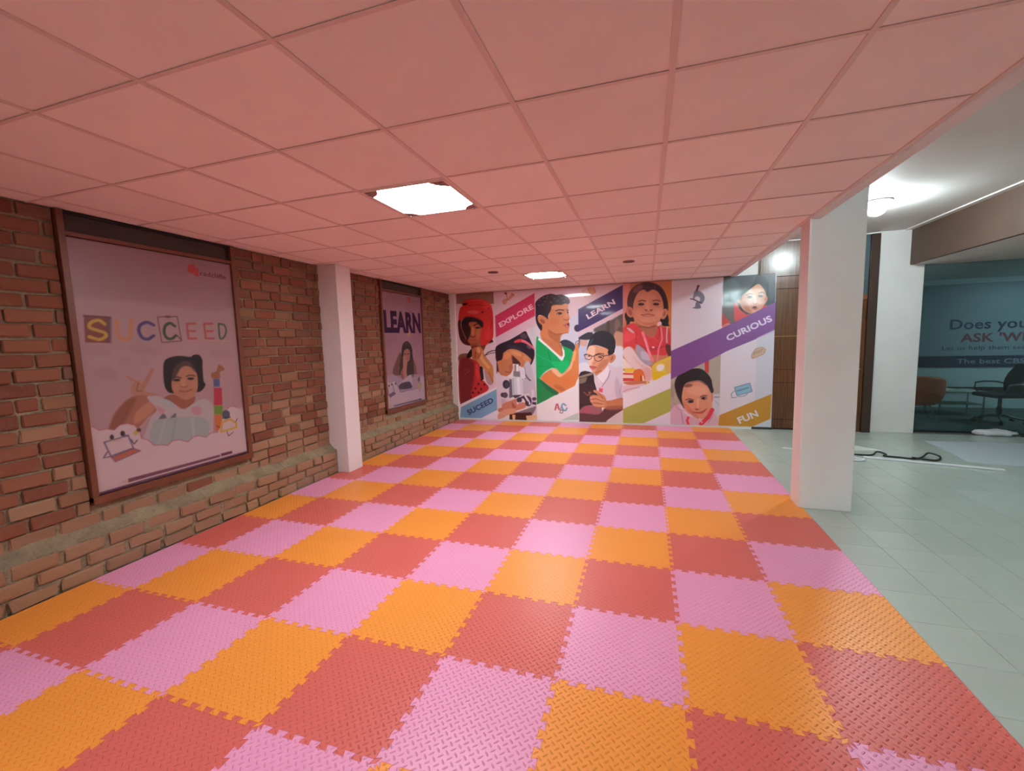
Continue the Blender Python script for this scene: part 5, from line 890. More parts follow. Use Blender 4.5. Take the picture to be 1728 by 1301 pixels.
ART_P2 = """
0 -99 99
1 137 105 119 0.0025 1 0 5.446 2.565 7.303 2.802 7.033 0.059 5.23 0.422
1 123 92 104 0.0762 0.5 1 6.235 2.29 6.16 2.228 6.019 2.193 5.871 2.198 5.771 2.238 5.751 2.299 5.818 2.358 5.951 2.394 6.102 2.394 6.212 2.354
1 123 92 104 0.0762 0.5 1 6.686 2.237 6.62 2.183 6.499 2.152 6.372 2.157 6.286 2.193 6.271 2.247 6.331 2.3 6.447 2.332 6.576 2.33 6.669 2.294
1 123 92 104 0.0762 0.5 1 6.029 1.673 5.973 1.626 5.87 1.606 5.762 1.619 5.689 1.658 5.677 1.71 5.729 1.755 5.827 1.777 5.937 1.767 6.015 1.727
1 123 92 104 0.0762 0.5 1 6.745 1.675 6.677 1.59 6.58 1.544 6.492 1.554 6.446 1.614 6.457 1.703 6.521 1.786 6.616 1.835 6.707 1.828 6.756 1.767
1 144 66 64 0.0063 1 1 6.52 2.357 6.524 2.33 6.504 2.308 6.469 2.298 6.431 2.306 6.405 2.327 6.401 2.353 6.42 2.376 6.455 2.385 6.493 2.378
2 105 79 93 0.0076 0.7 0.0114 6.552 2.322 6.738 2.345
1 149 99 107 0.0127 0.7 1 6.039 2.074 6.027 2.057 5.999 2.045 5.967 2.043 5.942 2.053 5.933 2.069 5.945 2.087 5.972 2.099 6.005 2.101 6.031 2.091
2 91 59 80 0.0063 0.7 0.0076 6.423 2.093 6.499 2.152 6.566 2.1
1 151 116 117 0.0102 0.8 1 6.513 2.107 6.639 2.104 6.615 2.047
1 158 125 80 0.0102 1 1 6.351 1.8 6.43 1.81 6.451 1.754 6.37 1.736
1 91 55 53 0.0101 1 1 5.878 1.227 6.057 1.437 6.125 1.47 6.128 1.336 6.035 1.217 6.088 1.105 5.884 1.131
1 105 66 60 0.0101 1 1 6.458 1.375 6.557 1.276 6.612 1.081 6.57 1.027 6.498 1.052 6.457 1.187
1 32 25 33 0.0076 1 1 6.138 1.443 6.187 1.594 6.294 1.656 6.395 1.636 6.475 1.552 6.494 1.373 6.498 1.052 6.287 1.07 6.274 1.292 6.196 1.187 6.072 1.107 6.051 1.216
1 137 92 81 0.0076 1 1 6.206 1.458 6.245 1.511 6.35 1.527 6.406 1.479 6.394 1.359 6.346 1.315 6.277 1.319 6.216 1.386
1 35 19 22 0.0051 1 1 6.286 1.445 6.28 1.441 6.264 1.439 6.246 1.439 6.231 1.442 6.225 1.447 6.232 1.451 6.247 1.453 6.266 1.452 6.281 1.449
1 35 19 22 0.0051 1 1 6.381 1.441 6.375 1.437 6.359 1.435 6.34 1.436 6.324 1.439 6.319 1.443 6.325 1.448 6.341 1.45 6.36 1.449 6.376 1.446
1 118 59 56 0.0051 1 1 6.322 1.367 6.315 1.363 6.299 1.361 6.28 1.362 6.265 1.366 6.26 1.37 6.266 1.374 6.282 1.376 6.301 1.375 6.316 1.372
1 149 105 93 0.0076 1 1 6.183 1.396 6.235 1.412 6.313 1.335 6.272 1.182 6.214 1.031 6.13 1.03 6.09 1.123 6.166 1.226
1 118 72 64 0.0126 1 1 6.076 1.142 6.146 1.191 6.18 1.025 6.116 1.049
1 142 125 143 0.0126 0.9 1 5.854 1.134 6.147 1.028 6.394 1.089 6.839 1.023 6.837 0.804 6.404 0.835 6.03 0.842 6.008 0.952 5.668 1.073
1 158 143 155 0.0063 1 1 6.008 0.952 6.18 1.025 6.376 1.086 6.439 1.001 6.412 0.909 6.347 0.972 6.141 0.974
1 49 42 64 0.0101 1 1 6.005 0.917 6.091 0.97 6.329 0.974 6.403 0.91 6.389 0.855 6.049 0.876
1 162 149 159 0.0063 1 0 5.654 1.074 5.782 1.028 5.906 1.042 5.961 0.957 6.019 0.897 6.029 0.833 6.143 0.819 6.263 0.832 6.403 0.825 6.588 0.833 6.688 0.88 6.72 1.013 6.801 1.036 6.876 0.99 6.876 0.579 5.651 0.606
2 105 79 113 0.0038 1 0.0044 5.708 1.035 5.811 1.016 5.906 1.042 5.961 0.957 6.018 0.888 6.045 0.831 6.16 0.822 6.28 0.83 6.421 0.823 6.587 0.828
2 67 55 83 0.0038 1 0.0063 5.705 0.933 5.709 0.821 5.873 0.861 5.837 0.97
1 91 66 87 0.0051 1 0 5.724 0.819 5.872 0.853 5.923 0.82 5.75 0.777
1 35 29 40 0.0051 1 1 5.759 0.966 5.755 0.957 5.744 0.953 5.731 0.954 5.721 0.961 5.718 0.97 5.723 0.979 5.734 0.983 5.746 0.982 5.756 0.975
1 35 29 40 0.0051 1 1 5.837 0.979 5.832 0.97 5.82 0.966 5.807 0.967 5.797 0.974 5.794 0.983 5.799 0.992 5.81 0.997 5.823 0.995 5.833 0.988
1 35 29 40 0.0051 1 1 5.946 0.981 5.941 0.972 5.929 0.967 5.916 0.969 5.905 0.976 5.902 0.985 5.907 0.994 5.919 0.999 5.932 0.997 5.942 0.99
1 77 72 87 0.0051 1 1 6.701 0.976 6.691 0.952 6.668 0.939 6.643 0.941 6.623 0.958 6.618 0.984 6.628 1.008 6.65 1.021 6.676 1.019 6.696 1.002
1 154 138 107 0.0076 1 1 6.594 0.899 6.712 0.926 6.765 0.872 6.7 0.81 6.588 0.833
2 77 85 80 0.0038 1 0.0063 6.661 0.805 6.667 0.765
1 84 79 80 0.0051 1 1 6.492 1.062 6.485 1.046 6.469 1.037 6.452 1.039 6.438 1.05 6.435 1.067 6.442 1.083 6.457 1.092 6.475 1.091 6.488 1.079
1 62 46 67 0.0038 1 0 5.835 0.64 6.587 0.637 6.595 0.614 5.849 0.623
1 35 23 46 0.0038 1 0 6.606 0.638 6.722 0.635 6.719 0.611 6.614 0.614
1 67 46 64 0.0038 1 0 5.658 0.605 6.856 0.582 6.853 0.552 5.647 0.572
"""
# ---------------------------------------------------------------- interlocking foam mats
def line_pts(p, q):
    """one toothed joint from p to q (along +x or +y); the same points serve both neighbours"""
    p = Vector(p); q = Vector(q); d = (q-p); L = d.length; d.normalize(); nrm = Vector((-d.y, d.x)); n = max(1, round(L/(MS/7))); out = [p.copy()]
    P_ = L/n; h = 0.0125
    for k in range(n):
        s = k*P_
        for t, e in ((0.30, -1), (0.19, 1), (0.81, 1), (0.70, -1)):
            out.append(p+d*(s+t*P_)+nrm*(e*h))
    out.append(q.copy()); return out
def cell_outline(c, r):
    x0 = XM0 if c == -7 else MX+c*MS; x1 = XM1 if c == 1 else MX+(c+1)*MS
    y0 = MY+r*MS; y1 = YM1 if r == 9 else MY+(r+1)*MS
    o = Vector((MX+c*MS, MY+r*MS))
    bot = [Vector((x0, y0)), Vector((x1, y0))] if r == -4 else line_pts((x0, y0), (x1, y0))
    top = [Vector((x0, y1)), Vector((x1, y1))] if r == 9 else line_pts((x0, y1), (x1, y1))
    if c == -7:
        lf = [Vector((x0, y0)), Vector((x0, y1))]
        if r == 3: lf = [Vector(v) for v in ((x0, y0), (x0, 4.388), (-3.581, 4.388), (-3.581, 4.666), (x0, 4.666), (x0, y1))]
    else: lf = line_pts((x0, y0), (x0, y1))
    if c == 1:
        rt = [Vector((x1, y0)), Vector((x1, y1))]
        if r == 3: rt = [Vector(v) for v in ((x1, y0), (x1, 4.406), (1.339, 4.406), (1.339, 4.644), (x1, 4.644), (x1, y1))]
    else: rt = line_pts((x1, y0), (x1, y1))
    pts = bot[:-1]+rt[:-1]+top[::-1][:-1]+lf[::-1][:-1]
    return [p-o for p in pts]
def mat_mesh(c, r, k):
    pts = cell_outline(c, r); bm = bmesh.new()
    vs = [bm.verts.new((p.x, p.y, 0.0)) for p in pts]; f = bm.faces.new(vs); f.normal_update()
    if f.normal.z < 0: f.normal_flip()
    ex = bmesh.ops.extrude_face_region(bm, geom=[f]); tv = [g for g in ex['geom'] if isinstance(g, bmesh.types.BMVert)]; tf = [g for g in ex['geom'] if isinstance(g, bmesh.types.BMFace)]
    bmesh.ops.translate(bm, vec=(0, 0, 0.012), verts=tv)
    bmesh.ops.inset_region(bm, faces=tf, thickness=0.0009, depth=-0.0)
    for v in tv: v.co.z -= 0.0011
    return mesh_of(bm, 'foam_tile', (M_foam[k],))
mats = empty('play_mat', (0, 0, 0), label='floor mat of interlocking pink, orange and red foam tiles covering the room', category='mat')
mcache = {}
for r in range(-4, 10):
    for c in range(-7, 2):
        k = (c-r) % 3
        inner = -6 <= c <= 0 and -3 <= r <= 8
        key = ('i', k) if inner else (c, r)
        if key not in mcache: mcache[key] = mat_mesh(c, r, k)
        link('foam_tile', mcache[key], mats, (MX+c*MS, MY+r*MS, 0.0003), label=FOAM_LABEL[k])

# ---------------------------------------------------------------- flat prints: vector art rasterised onto a fine coloured grid
def s2l(a): return np.where(a > 0.04045, ((a+0.055)/1.055)**2.4, a/12.92)
def spline(p):
    n = len(p); out = []
    for i in range(n):
        a, b, c, d = p[i-1], p[i], p[(i+1) % n], p[(i+2) % n]
        for t in (0, .25, .5, .75):
            out.append(0.5*((2*b)+(c-a)*t+(2*a-5*b+4*c-d)*t*t+(3*b-a-3*c+d)*t**3))
    return np.array(out)
def seg_dist(X, Y, A, B):
    d = B-A; L2 = max(float(d@d), 1e-12); t = np.clip(((X-A[0])*d[0]+(Y-A[1])*d[1])/L2, 0, 1)
    return (X-A[0]-t*d[0])**2+(Y-A[1]-t*d[1])**2
def raster(art, u0, u1, v0, v1, res):
    nu = int((u1-u0)/res)+1; nv = int((v1-v0)/res)+1
    us = np.linspace(u0, u1, nu); vs = np.linspace(v0, v1, nv); img = np.full((nv, nu, 3), 0.9)
    cl = (-99.0, 99.0)
    for ln in art.strip().split('\n'):
        t = ln.split()
        if t[0] == '0': cl = (float(t[1]), float(t[2])); continue
        col = np.array([float(v)/255.0 for v in t[1:4]]); soft, op, x = float(t[4]), float(t[5]), float(t[6])
        p = np.array([float(v) for v in t[7:]]).reshape(-1, 2); soft = max(soft, res*0.9)
        if t[0] == '1' and x > 0.5: p = spline(p)
        if t[0] == '3':
            t[0] = '2'; pe = np.vstack([2*p[0]-p[1], p, 2*p[-1]-p[-2]])
            p = np.array([0.5*((2*pe[i])+(pe[i+1]-pe[i-1])*q+(2*pe[i-1]-5*pe[i]+4*pe[i+1]-pe[i+2])*q*q+(3*pe[i]-pe[i-1]-3*pe[i+1]+pe[i+2])*q**3) for i in range(1, len(p)) for q in (0, .25, .5, .75)]+[p[-1]])
        w = soft+(x if t[0] == '2' else 0)
        i0, i1 = np.searchsorted(us, [max(p[:, 0].min()-w, cl[0]), min(p[:, 0].max()+w, cl[1])]); j0, j1 = np.searchsorted(vs, [p[:, 1].min()-w, p[:, 1].max()+w])
        if i1 <= i0 or j1 <= j0: continue
        X, Y = np.meshgrid(us[i0:i1], vs[j0:j1]); D = np.full(X.shape, 1e9)
        n = len(p); last = n if t[0] == '1' else n-1
        ins = np.zeros(X.shape, bool)
        for k in range(last):
            A, B = p[k], p[(k+1) % n]; D = np.minimum(D, seg_dist(X, Y, A, B))
            if t[0] == '1' and A[1] != B[1]:
                c = ((A[1] > Y) != (B[1] > Y)) & (X < (B[0]-A[0])*(Y-A[1])/(B[1]-A[1])+A[0]); ins ^= c
        D = np.sqrt(D)
        sd = np.where(ins, D, -D) if t[0] == '1' else x-D
        al = np.clip(0.5+sd/(soft*1.6), 0, 1); al = (al*al*(3-2*al)*op)[..., None]
        img[j0:j1, i0:i1] = img[j0:j1, i0:i1]*(1-al)+col*al
    return us, vs, s2l(np.clip(img, 0, 1))
def print_mat(name, rough, coat):
    m = bpy.data.materials.new(name); m.use_nodes = True; N = m.node_tree.nodes; K = m.node_tree.links; b = N['Principled BSDF']
    a = N.new('ShaderNodeVertexColor'); a.layer_name = 'ink'; K.new(a.outputs[0], b.inputs['Base Color'])
    b.inputs['Roughness'].default_value = rough; b.inputs['Coat Weight'].default_value = coat; b.inputs['Coat Roughness'].default_value = 0.06
    return m
def print_sheet(name, art, u0, u1, v0, v1, res, plane, d, thick, m, parent):
    """a thin printed sheet standing on plane x=d or y=d; the front carries the ink"""
    us, vs, img = raster(art, u0, u1, v0, v1, res); nu, nv = len(us), len(vs)
    U, V = np.meshgrid(us, vs); co = np.zeros((nu*nv, 3)); ax = 0 if plane == 'y' else 1
    co[:, ax] = U.ravel(); co[:, 2] = V.ravel(); co[:, 1-ax] = d
    idx = np.arange(nu*nv).reshape(nv, nu)
    q = np.stack([idx[:-1, :-1], idx[:-1, 1:], idx[1:, 1:], idx[1:, :-1]], -1).reshape(-1, 4)
    if plane == 'x': q = q[:, ::1]
    back = np.array([(a, b) for a in (u0, u1) for b in (v0, v1)]); bc = np.zeros((4, 3)); bc[:, ax] = back[:, 0]; bc[:, 2] = back[:, 1]; bc[:, 1-ax] = d+(thick if plane == 'y' else -thick)
    n0 = nu*nv; co = np.vstack([co, bc]); bl, tl, br, tr = n0, n0+1, n0+2, n0+3
    faces = q.tolist()
    faces += [[bl, tl, tr, br]]
    faces += [list(idx[0, ::-1])+[bl, br], list(idx[-1, :])+[tr, tl], list(idx[:, 0])+[tl, bl], list(idx[::-1, -1])+[br, tr]]
    me = bpy.data.meshes.new(name)
    me.vertices.add(len(co)); me.vertices.foreach_set('co', co.ravel())
    nl = sum(len(f) for f in faces); me.loops.add(nl); me.polygons.add(len(faces))
    lens = np.array([len(f) for f in faces]); starts = np.concatenate([[0], np.cumsum(lens)[:-1]])
    me.loops.foreach_set('vertex_index', np.concatenate([np.array(f) for f in (faces[-5:])]).astype(int) if False else np.array([v for f in faces for v in f]))
    me.polygons.foreach_set('loop_start', starts)
    me.update(calc_edges=True)
    ca = me.color_attributes.new('ink', 'FLOAT_COLOR', 'POINT')
    cc = np.ones((len(co), 4)); cc[:n0, :3] = img.reshape(-1, 3); cc[n0:, :3] = 0.8
    ca.data.foreach_set('color', cc.ravel())
    me.materials.append(m)
    bm = bmesh.new(); bm.from_mesh(me); bmesh.ops.recalc_face_normals(bm, faces=bm.faces[-5:]); 
    f0 = bm.faces; f0.ensure_lookup_table(); nrm = f0[0].normal
    want = Vector((0, -1, 0)) if plane == 'y' else Vector((1, 0, 0))
    if nrm.dot(want) < 0:
        bmesh.ops.reverse_faces(bm, faces=f0[:len(q)])
    bm.to_mesh(me); bm.free()
    return link(name, me, parent)
def text_mesh(txt, a, b, cap, m, plane, d, parent, name='lettering', thick=0.0012, bold=0.02, squeeze=True, **kw):
    cu = bpy.data.curves.new('t', 'FONT'); cu.body = txt; cu.size = 1.0; cu.offset = bold; cu.extrude = 0.0; cu.resolution_u = 3; cu.space_character = 1.04
    to = bpy.data.objects.new('t', cu); COL.objects.link(to)
    dg = bpy.context.evaluated_depsgraph_get(); dg.update(); me0 = bpy.data.meshes.new_from_object(to.evaluated_get(dg))
    bpy.data.objects.remove(to); bpy.data.curves.remove(cu)
    xs_ = [v.co.x for v in me0.vertices]; ys_ = [v.co.y for v in me0.vertices]; x0, x1, y0 = min(xs_), max(xs_), 0.0
    capn = 0.70
    A = Vector(a); B = Vector(b); u = (B-A).normalized(); w = Vector((-u.y, u.x)); sx = (B-A).length/(x1-x0); sy = cap/capn
    bm = bmesh.new(); bm.from_mesh(me0); bpy.data.meshes.remove(me0)
    bmesh.ops.remove_doubles(bm, verts=bm.verts, dist=1e-5)
    for v in bm.verts:
        p = A+u*((v.co.x-x0)*sx)+w*(v.co.y*sy)
        v.co = Vector((p.x, d, p.y)) if plane == 'y' else Vector((d, p.x, p.y))
    fs = list(bm.faces); ex = bmesh.ops.extrude_face_region(bm, geom=fs); tv = [g for g in ex['geom'] if isinstance(g, bmesh.types.BMVert)]
    bmesh.ops.translate(bm, vec=(0, -thick, 0) if plane == 'y' else (thick, 0, 0), verts=tv)
    # one object for every letter: group the separate outlines that overlap along the line of writing
    bm.verts.index_update(); seen = set(); isl = []
    for v in bm.verts:
        if v in seen: continue
        st = [v]; seen.add(v); g = []
        while st:
            q = st.pop(); g.append(q)
            for e in q.link_edges:
                o = e.other_vert(q)
                if o not in seen: seen.add(o); st.append(o)
        ax = 0 if plane == 'y' else 1
        isl.append([min(p.co[ax] for p in g), max(p.co[ax] for p in g), g])
    isl.sort(key=lambda i: i[0]); grp = []
    for i in isl:
        if grp and i[0] < grp[-1][1]-0.45*min(i[1]-i[0], grp[-1][1]-grp[-1][0]): grp[-1][1] = max(grp[-1][1], i[1]); grp[-1][2] += i[2]
        else: grp.append(i)
    if cap < 0.06: return obj(name, bm, m, parent, kind='stuff')
    for g in grp:
        ids = set(g[2]); nb = bmesh.new(); mp = {v: nb.verts.new(v.co) for v in g[2]}
        for f in bm.faces:
            if f.verts[0] in ids:
                try: nb.faces.new([mp[v] for v in f.verts])
                except ValueError: pass
        obj('letter', nb, m, parent)
    bm.free()
M_print = print_mat('printed_vinyl', 0.32, 0.6); M_flex = print_mat('printed_flex', 0.4, 0.25)

# mural on the back wall ---------------------------------------------
mural = empty('wall_mural', (-0.85, YB+0.05, 0.0), label='wide printed mural of school children and slanted word bands on the back wall', category='mural')
mural.location = (0, 0, 0)
print_sheet('print', ART_MURAL, -3.722, 2.02, 0.035, H-0.004, 0.0078, 'y', 8.08, 0.012, M_print, mural)
for txt, a, b, cap, col in TX_MURAL:
    text_mesh(txt, a, b, cap, mat('letter_ink', col, 0.35), 'y', 8.0798, mural, bold=0.034)
struct('baseboard_back', box(-3.72, 1.72, 8.062, YB+0.05, 0.0, 0.034), M_white)
struct('baseboard_back', box(1.721, 2.03, 8.068, YB+0.05, 0.0, 0.032), mat('dark_skirting', (60, 58, 54), 0.5))

# posters filling the two windows of the brick wall -------------------
def window(n, y0, y1, zb, zt, ztop, sill):
    w = struct('window_%d' % n, box(XL-0.03, XL+0.004, y0-0.0, y1+0.0, zb-0.06, H-0.002), M_dark)
    for a, b in ((y0, y0+0.04), (y1-0.045, y1)):
        obj('window_frame', box(XL+0.004, XL+0.05, a, b, zb-0.045, H-0.004, bev=0.003), M_frame, w)
    obj('window_frame', box(XL+0.004, XL+0.046, y0+0.04, y1-0.045, zt+0.004, zt+0.034, bev=0.002), M_frame, w)
    obj('window_frame', box(XL+0.004, XL+0.03, y0+0.04, y1-0.045, H-0.024, H-0.004, bev=0.002), M_dark, w)
    obj('window_sill', box(XL+0.004, XL+0.056, y0+0.0, y1-0.0, zb-0.06, zb-0.004, bev=0.003), M_frame, w)
    obj('pane', box(XL+0.006, XL+0.012, y0+0.04, y1-0.045, zt+0.034, H-0.024), M_darkglass, w)
    return w
window(1, 1.93, 3.25, 0.565, 2.415, H, 0.5)
p1 = empty('poster', (0, 0, 0), label='large pink poster reading SUCCEED with a girl making a hand sign', category='poster')
print_sheet('print', ART_P1, 1.972, 3.203, 0.563, 2.415, 0.0062, 'x', -3.832, 0.006, M_flex, p1)
for txt, a, b, cap, col in TX_P1: text_mesh(txt, a, b, cap, mat('letter_ink', col, 0.6, spec=0.2), 'x', -3.832, p1, bold=0.004)
window(2, 5.625, 6.90, 0.60, 2.42, H, 0.5)
p2 = empty('poster', (0, 0, 0), label='narrower looking pink poster reading LEARN with a girl resting her head over a book', category='poster')
print_sheet('print', ART_P2, 5.667, 6.853, 0.598, 2.42, 0.0085, 'x', -3.832, 0.006, M_flex, p2)
for txt, a, b, cap, col in TX_P2: text_mesh(txt, a, b, cap, mat('letter_ink', col, 0.6, spec=0.2), 'x', -3.832, p2, bold=0.05)

# ---------------------------------------------------------------- wood panelling and door behind the pillar
wp = struct('wall_back', box(1.80, 2.62, YB+0.022, YB+0.05, 0.0, HH), M_dark)
zz = [0.02, 0.176, 0.80, 1.02, 1.565, 2.335, 2.537, HH-0.02]
for a, b in zip(zz, zz[1:]):
    obj('wood_panel', box(1.785, 2.64, YB-0.004, YB+0.022, a+0.003, b-0.003, bev=0.002), M_panel, wp)
    for x0 in (1.95, 2.15, 2.35, 2.55):
        if b-a > 0.4 and a > 0.1 and b < 2.4: obj('moulding', box(x0-0.006, x0+0.006, YB-0.008, YB-0.004, a+0.03, b-0.03), M_panel, wp)
obj('moulding', box(1.785, 2.64, YB-0.012, YB-0.004, 1.557, 1.573), mat('brass_strip', (150, 110, 66), 0.3, metal=0.6), wp)
struct('trim_7', box(1.78, 3.42, YB-0.01, YB+0.05, HH-0.03, HH-0.014), M_white)
dr = struct('door_1', box(2.66, 3.36, YB+0.02, YB+0.05, 0.0, HH-0.03), M_dark)
obj('door_leaf', box(2.72, 3.28, YB+0.0, YB+0.02, 0.008, 2.10, bev=0.003), M_panel, dr)
obj('door_frame', box(3.285, 3.40, YB-0.03, YB+0.02, 0.0, HH-0.03, bev=0.003), mat('dark_door_frame', (62, 44, 36), 0.4), dr)
obj('door_frame', box(2.645, 2.715, YB-0.03, YB+0.02, 0.0, HH-0.03, bev=0.003), mat('dark_door_frame', (62, 44, 36), 0.4), dr)
obj('door_frame', box(2.72, 3.28, YB-0.012, YB+0.02, 2.105, 2.18, bev=0.003), M_wood, dr)
obj('transom_pane', box(2.72, 3.28, YB+0.004, YB+0.012, 2.18, HH-0.032), mat('tinted_transom_glass', (74, 92, 96), 0.1), dr)
hd = bmesh.new(); tube(hd, [(3.22, YB-0.0, 1.02), (3.22, YB-0.05, 1.02), (3.12, YB-0.05, 1.02)], 0.008, 8); obj('door_handle', hd, M_chrome, dr)

# ---------------------------------------------------------------- glass office partition
gm = bpy.data.materials.new('tinted_partition_glass'); gm.use_nodes = True; N = gm.node_tree.nodes; K = gm.node_tree.links
for n in list(N): N.remove(n)
t = N.new('ShaderNodeBsdfTransparent'); t.inputs[0].default_value = (0.60, 0.72, 0.73, 1); g = N.new('ShaderNodeBsdfGlossy'); g.inputs['Roughness'].default_value = 0.02; g.inputs[0].default_value = (0.8, 0.9, 0.9, 1)
fr = N.new('ShaderNodeFresnel'); fr.inputs[0].default_value = 1.5; ms = N.new('ShaderNodeMixShader'); out = N.new('ShaderNodeOutputMaterial')
K.new(fr.outputs[0], ms.inputs[0]); K.new(t.outputs[0], ms.inputs[1]); K.new(g.outputs[0], ms.inputs[2]); K.new(ms.outputs[0], out.inputs[0])
win = struct('window_3', box(3.99, 6.9, 8.295, 8.345, -0.003, 0.012), M_black)
obj('pane', box(3.992, 6.895, 8.315, 8.325, 0.012, 2.598), gm, win)
struct('wall_office', box(3.2, 8.6, 11.0, 11.15, 0, 2.75), mat('office_wall_paint', (176, 190, 192), 0.6))
struct('wall_left_office', box(3.1, 3.25, 8.45, 11.0, 0, 2.75), M_white)
struct('wall_right_office', box(8.4, 8.55, 8.4, 11.0, 0, 2.75), M_white)
struct('ceiling', box(3.1, 8.6, 8.35, 11.2, 2.6, 2.68), M_whitec)
carpet = obj('carpet', box(3.26, 8.39, 8.36, 10.99, -0.004, 0.004), mat('dark_green_carpet', (70, 84, 80), 0.9, noise=0.1, nscale=20), None, kind='structure')
ban = empty('office_banner', (0, 0, 0), label='wide school banner with large text behind the glass partition', category='banner')
obj('banner_sheet', box(4.3, 8.3, 10.985, 10.999, 0.83, 2.5), mat('banner_print', (126, 142, 148), 0.5), ban)
obj('banner_strip', box(4.3, 8.3, 10.98, 10.985, 0.83, 1.06), mat('navy_print', (24, 32, 62), 0.5), ban)
navy = mat('navy_ink', (40, 50, 80), 0.5); red = mat('red_ink', (128, 60, 70), 0.5); wht = mat('white_ink', (130, 140, 155), 0.5)
text_mesh('Does your', (5.87, 1.60), (7.21, 1.60), 0.195, navy, 'y', 10.985, ban, bold=0.02)
text_mesh("ASK 'WHY'", (6.05, 1.343), (7.42, 1.343), 0.165, red, 'y', 10.985, ban, bold=0.03)
text_mesh('Let us help them seek', (5.77, 1.18), (7.16, 1.18), 0.085, navy, 'y', 10.985, ban, bold=0.0)
text_mesh('The best CBSE s', (6.02, 0.905), (7.30, 0.905), 0.095, wht, 'y', 10.98, ban, bold=0.02)
struct('baseboard_office', box(3.3, 8.3, 10.96, 10.999, 0.35, 0.43), M_black)

# ---------------------------------------------------------------- office furniture
def orange_chair():
    e = empty('lounge_chair', (4.50, 9.35, 0.004), PI*0.92, label='rounded orange lounge chair on thin chrome legs behind the glass', category='chair')
    bm = bmesh.new(); n = 28; rings = []
    # tub shell: wraps three sides, open towards local -y
    for k in range(n+1):
        a = -0.18*PI+1.36*PI*k/n; ca, sa = math.cos(a), math.sin(a)
        edge = min(1, min(k, n-k)/5.0); top = 0.62+0.20*edge**0.5*(0.6+0.4*max(0, sa))
        prof = [(0.30, 0.30), (0.40, 0.34), (0.45, 0.50), (0.455, top-0.05), (0.43, top), (0.39, top-0.01), (0.37, top-0.06), (0.34, 0.46), (0.26, 0.40)]
        rings.append([bm.verts.new((ca*r*1.0, sa*r*0.86, z)) for r, z in prof])
    for a, b in zip(rings, rings[1:]):
        m_ = len(a)
        for k in range(m_): bm.faces.new((a[k], a[(k+1) % m_], b[(k+1) % m_], b[k]))
    bm.faces.new(rings[0]); bm.faces.new(rings[-1])
    smooth(obj('shell', bm, M_orange, e))
    bs = bmesh.new(); prism(bs, [(0.37*math.cos(2*PI*k/24), 0.34*math.sin(2*PI*k/24)-0.03) for k in range(24)], 0.30, 0.44)
    bmesh.ops.bevel(bs, geom=[g for g in bs.edges if abs((g.verts[0].co-g.verts[1].co).z) < 1e-5], offset=0.025, segments=2, affect='EDGES')
    obj('seat', bs, M_orange, e)
    for sx in (-1, 1):
        for sy in (-1, 1):
            b = bmesh.new(); tube(b, [(0.22*sx, 0.20*sy, 0.31), (0.33*sx, 0.29*sy, 0.0)], 0.011, 8); obj('leg', b, M_chrome, e)
    return e
orange_chair()
def office_chair():
    e = empty('office_chair', (0, 0, 0), label='black office chair on a chrome star base at the right edge behind the glass', category='chair')
    b = bmesh.new(); bx(b, -0.25, 0.25, -0.24, 0.24, 0.44, 0.51, bev=0.03, seg=2); obj('seat', b, M_fabric, e)
    b = bmesh.new(); n = 8; rg = []
    for i in range(n+1):
        t = i/n; z = 0.50+0.48*t; x = 0.22+0.02*t+0.10*t*t; w = 0.20+0.05*math.sin(PI*min(1, t*1.2))-0.06*max(0, t-0.8)*5*0.5
        rg.append([b.verts.new(p) for p in ((x, -w, z), (x+0.035, -w*0.96, z), (x+0.05, 0, z), (x+0.035, w*0.96, z), (x, w, z), (x+0.012, 0, z))])
    for p, q in zip(rg, rg[1:]):
        for k in range(6): b.faces.new((p[k], p[(k+1) % 6], q[(k+1) % 6], q[k]))
    b.faces.new(rg[0]); b.faces.new(rg[-1]); smooth(obj('backrest', b, M_fabric, e))
    for s in (-1, 1):
        b = bmesh.new(); tube(b, [(-0.10, 0.24*s, 0.46), (-0.16, 0.29*s, 0.56), (-0.14, 0.30*s, 0.66), (0.0, 0.30*s, 0.68), (0.18, 0.29*s, 0.67), (0.26, 0.24*s, 0.64)], 0.014, 8); obj('armrest', b, M_chrome if s < 0 else M_black, e)
    b = bmesh.new(); cyl(b, 0, 0, 0.12, 0.44, 0.025); cyl(b, 0, 0, 0.12, 0.26, 0.035); obj('gas_column', b, M_black, e)
    b = bmesh.new(); cyl(b, 0, 0, 0.09, 0.14, 0.05)
    for k in range(5):
        a = 2*PI*k/5+0.35; tube(b, [(0.04*math.cos(a), 0.04*math.sin(a), 0.12), (0.31*math.cos(a), 0.31*math.sin(a), 0.075)], [0.024, 0.014], 8)
    obj('star_base', b, M_chrome, e)
    for k in range(5):
        a = 2*PI*k/5+0.35; x, y = 0.31*math.cos(a), 0.31*math.sin(a); b = bmesh.new()
        tube(b, [(x-0.022*math.sin(a), y+0.022*math.cos(a), 0.03), (x+0.022*math.sin(a), y-0.022*math.cos(a), 0.03)], 0.03, 12); cyl(b, x, y, 0.05, 0.08, 0.008, 6); obj('caster', b, M_black, e)
    return e
oc = office_chair(); oc.location = (5.72, 9.30, 0.004); oc.rotation_euler.z = 0.15
def dup(root, loc, rz, label):
    r = root.copy(); COL.objects.link(r); r.location = loc; r.rotation_euler = (0, 0, rz); r['label'] = label
    for ch in list(root.children):
        c = ch.copy(); COL.objects.link(c); c.parent = r
    return r
dup(oc, (4.75, 10.45, 0.004), PI*0.6, 'black office chair half hidden behind the orange lounge chair')
ct = empty('coffee_table', (5.62, 10.15, 0.004), label='low glass topped table between the chairs in the office', category='table')
obj('table_top', box(-0.42, 0.30, -0.25, 0.25, 0.44, 0.455, bev=0.003), mat('greenish_glass_top', (176, 190, 160), 0.08), ct)
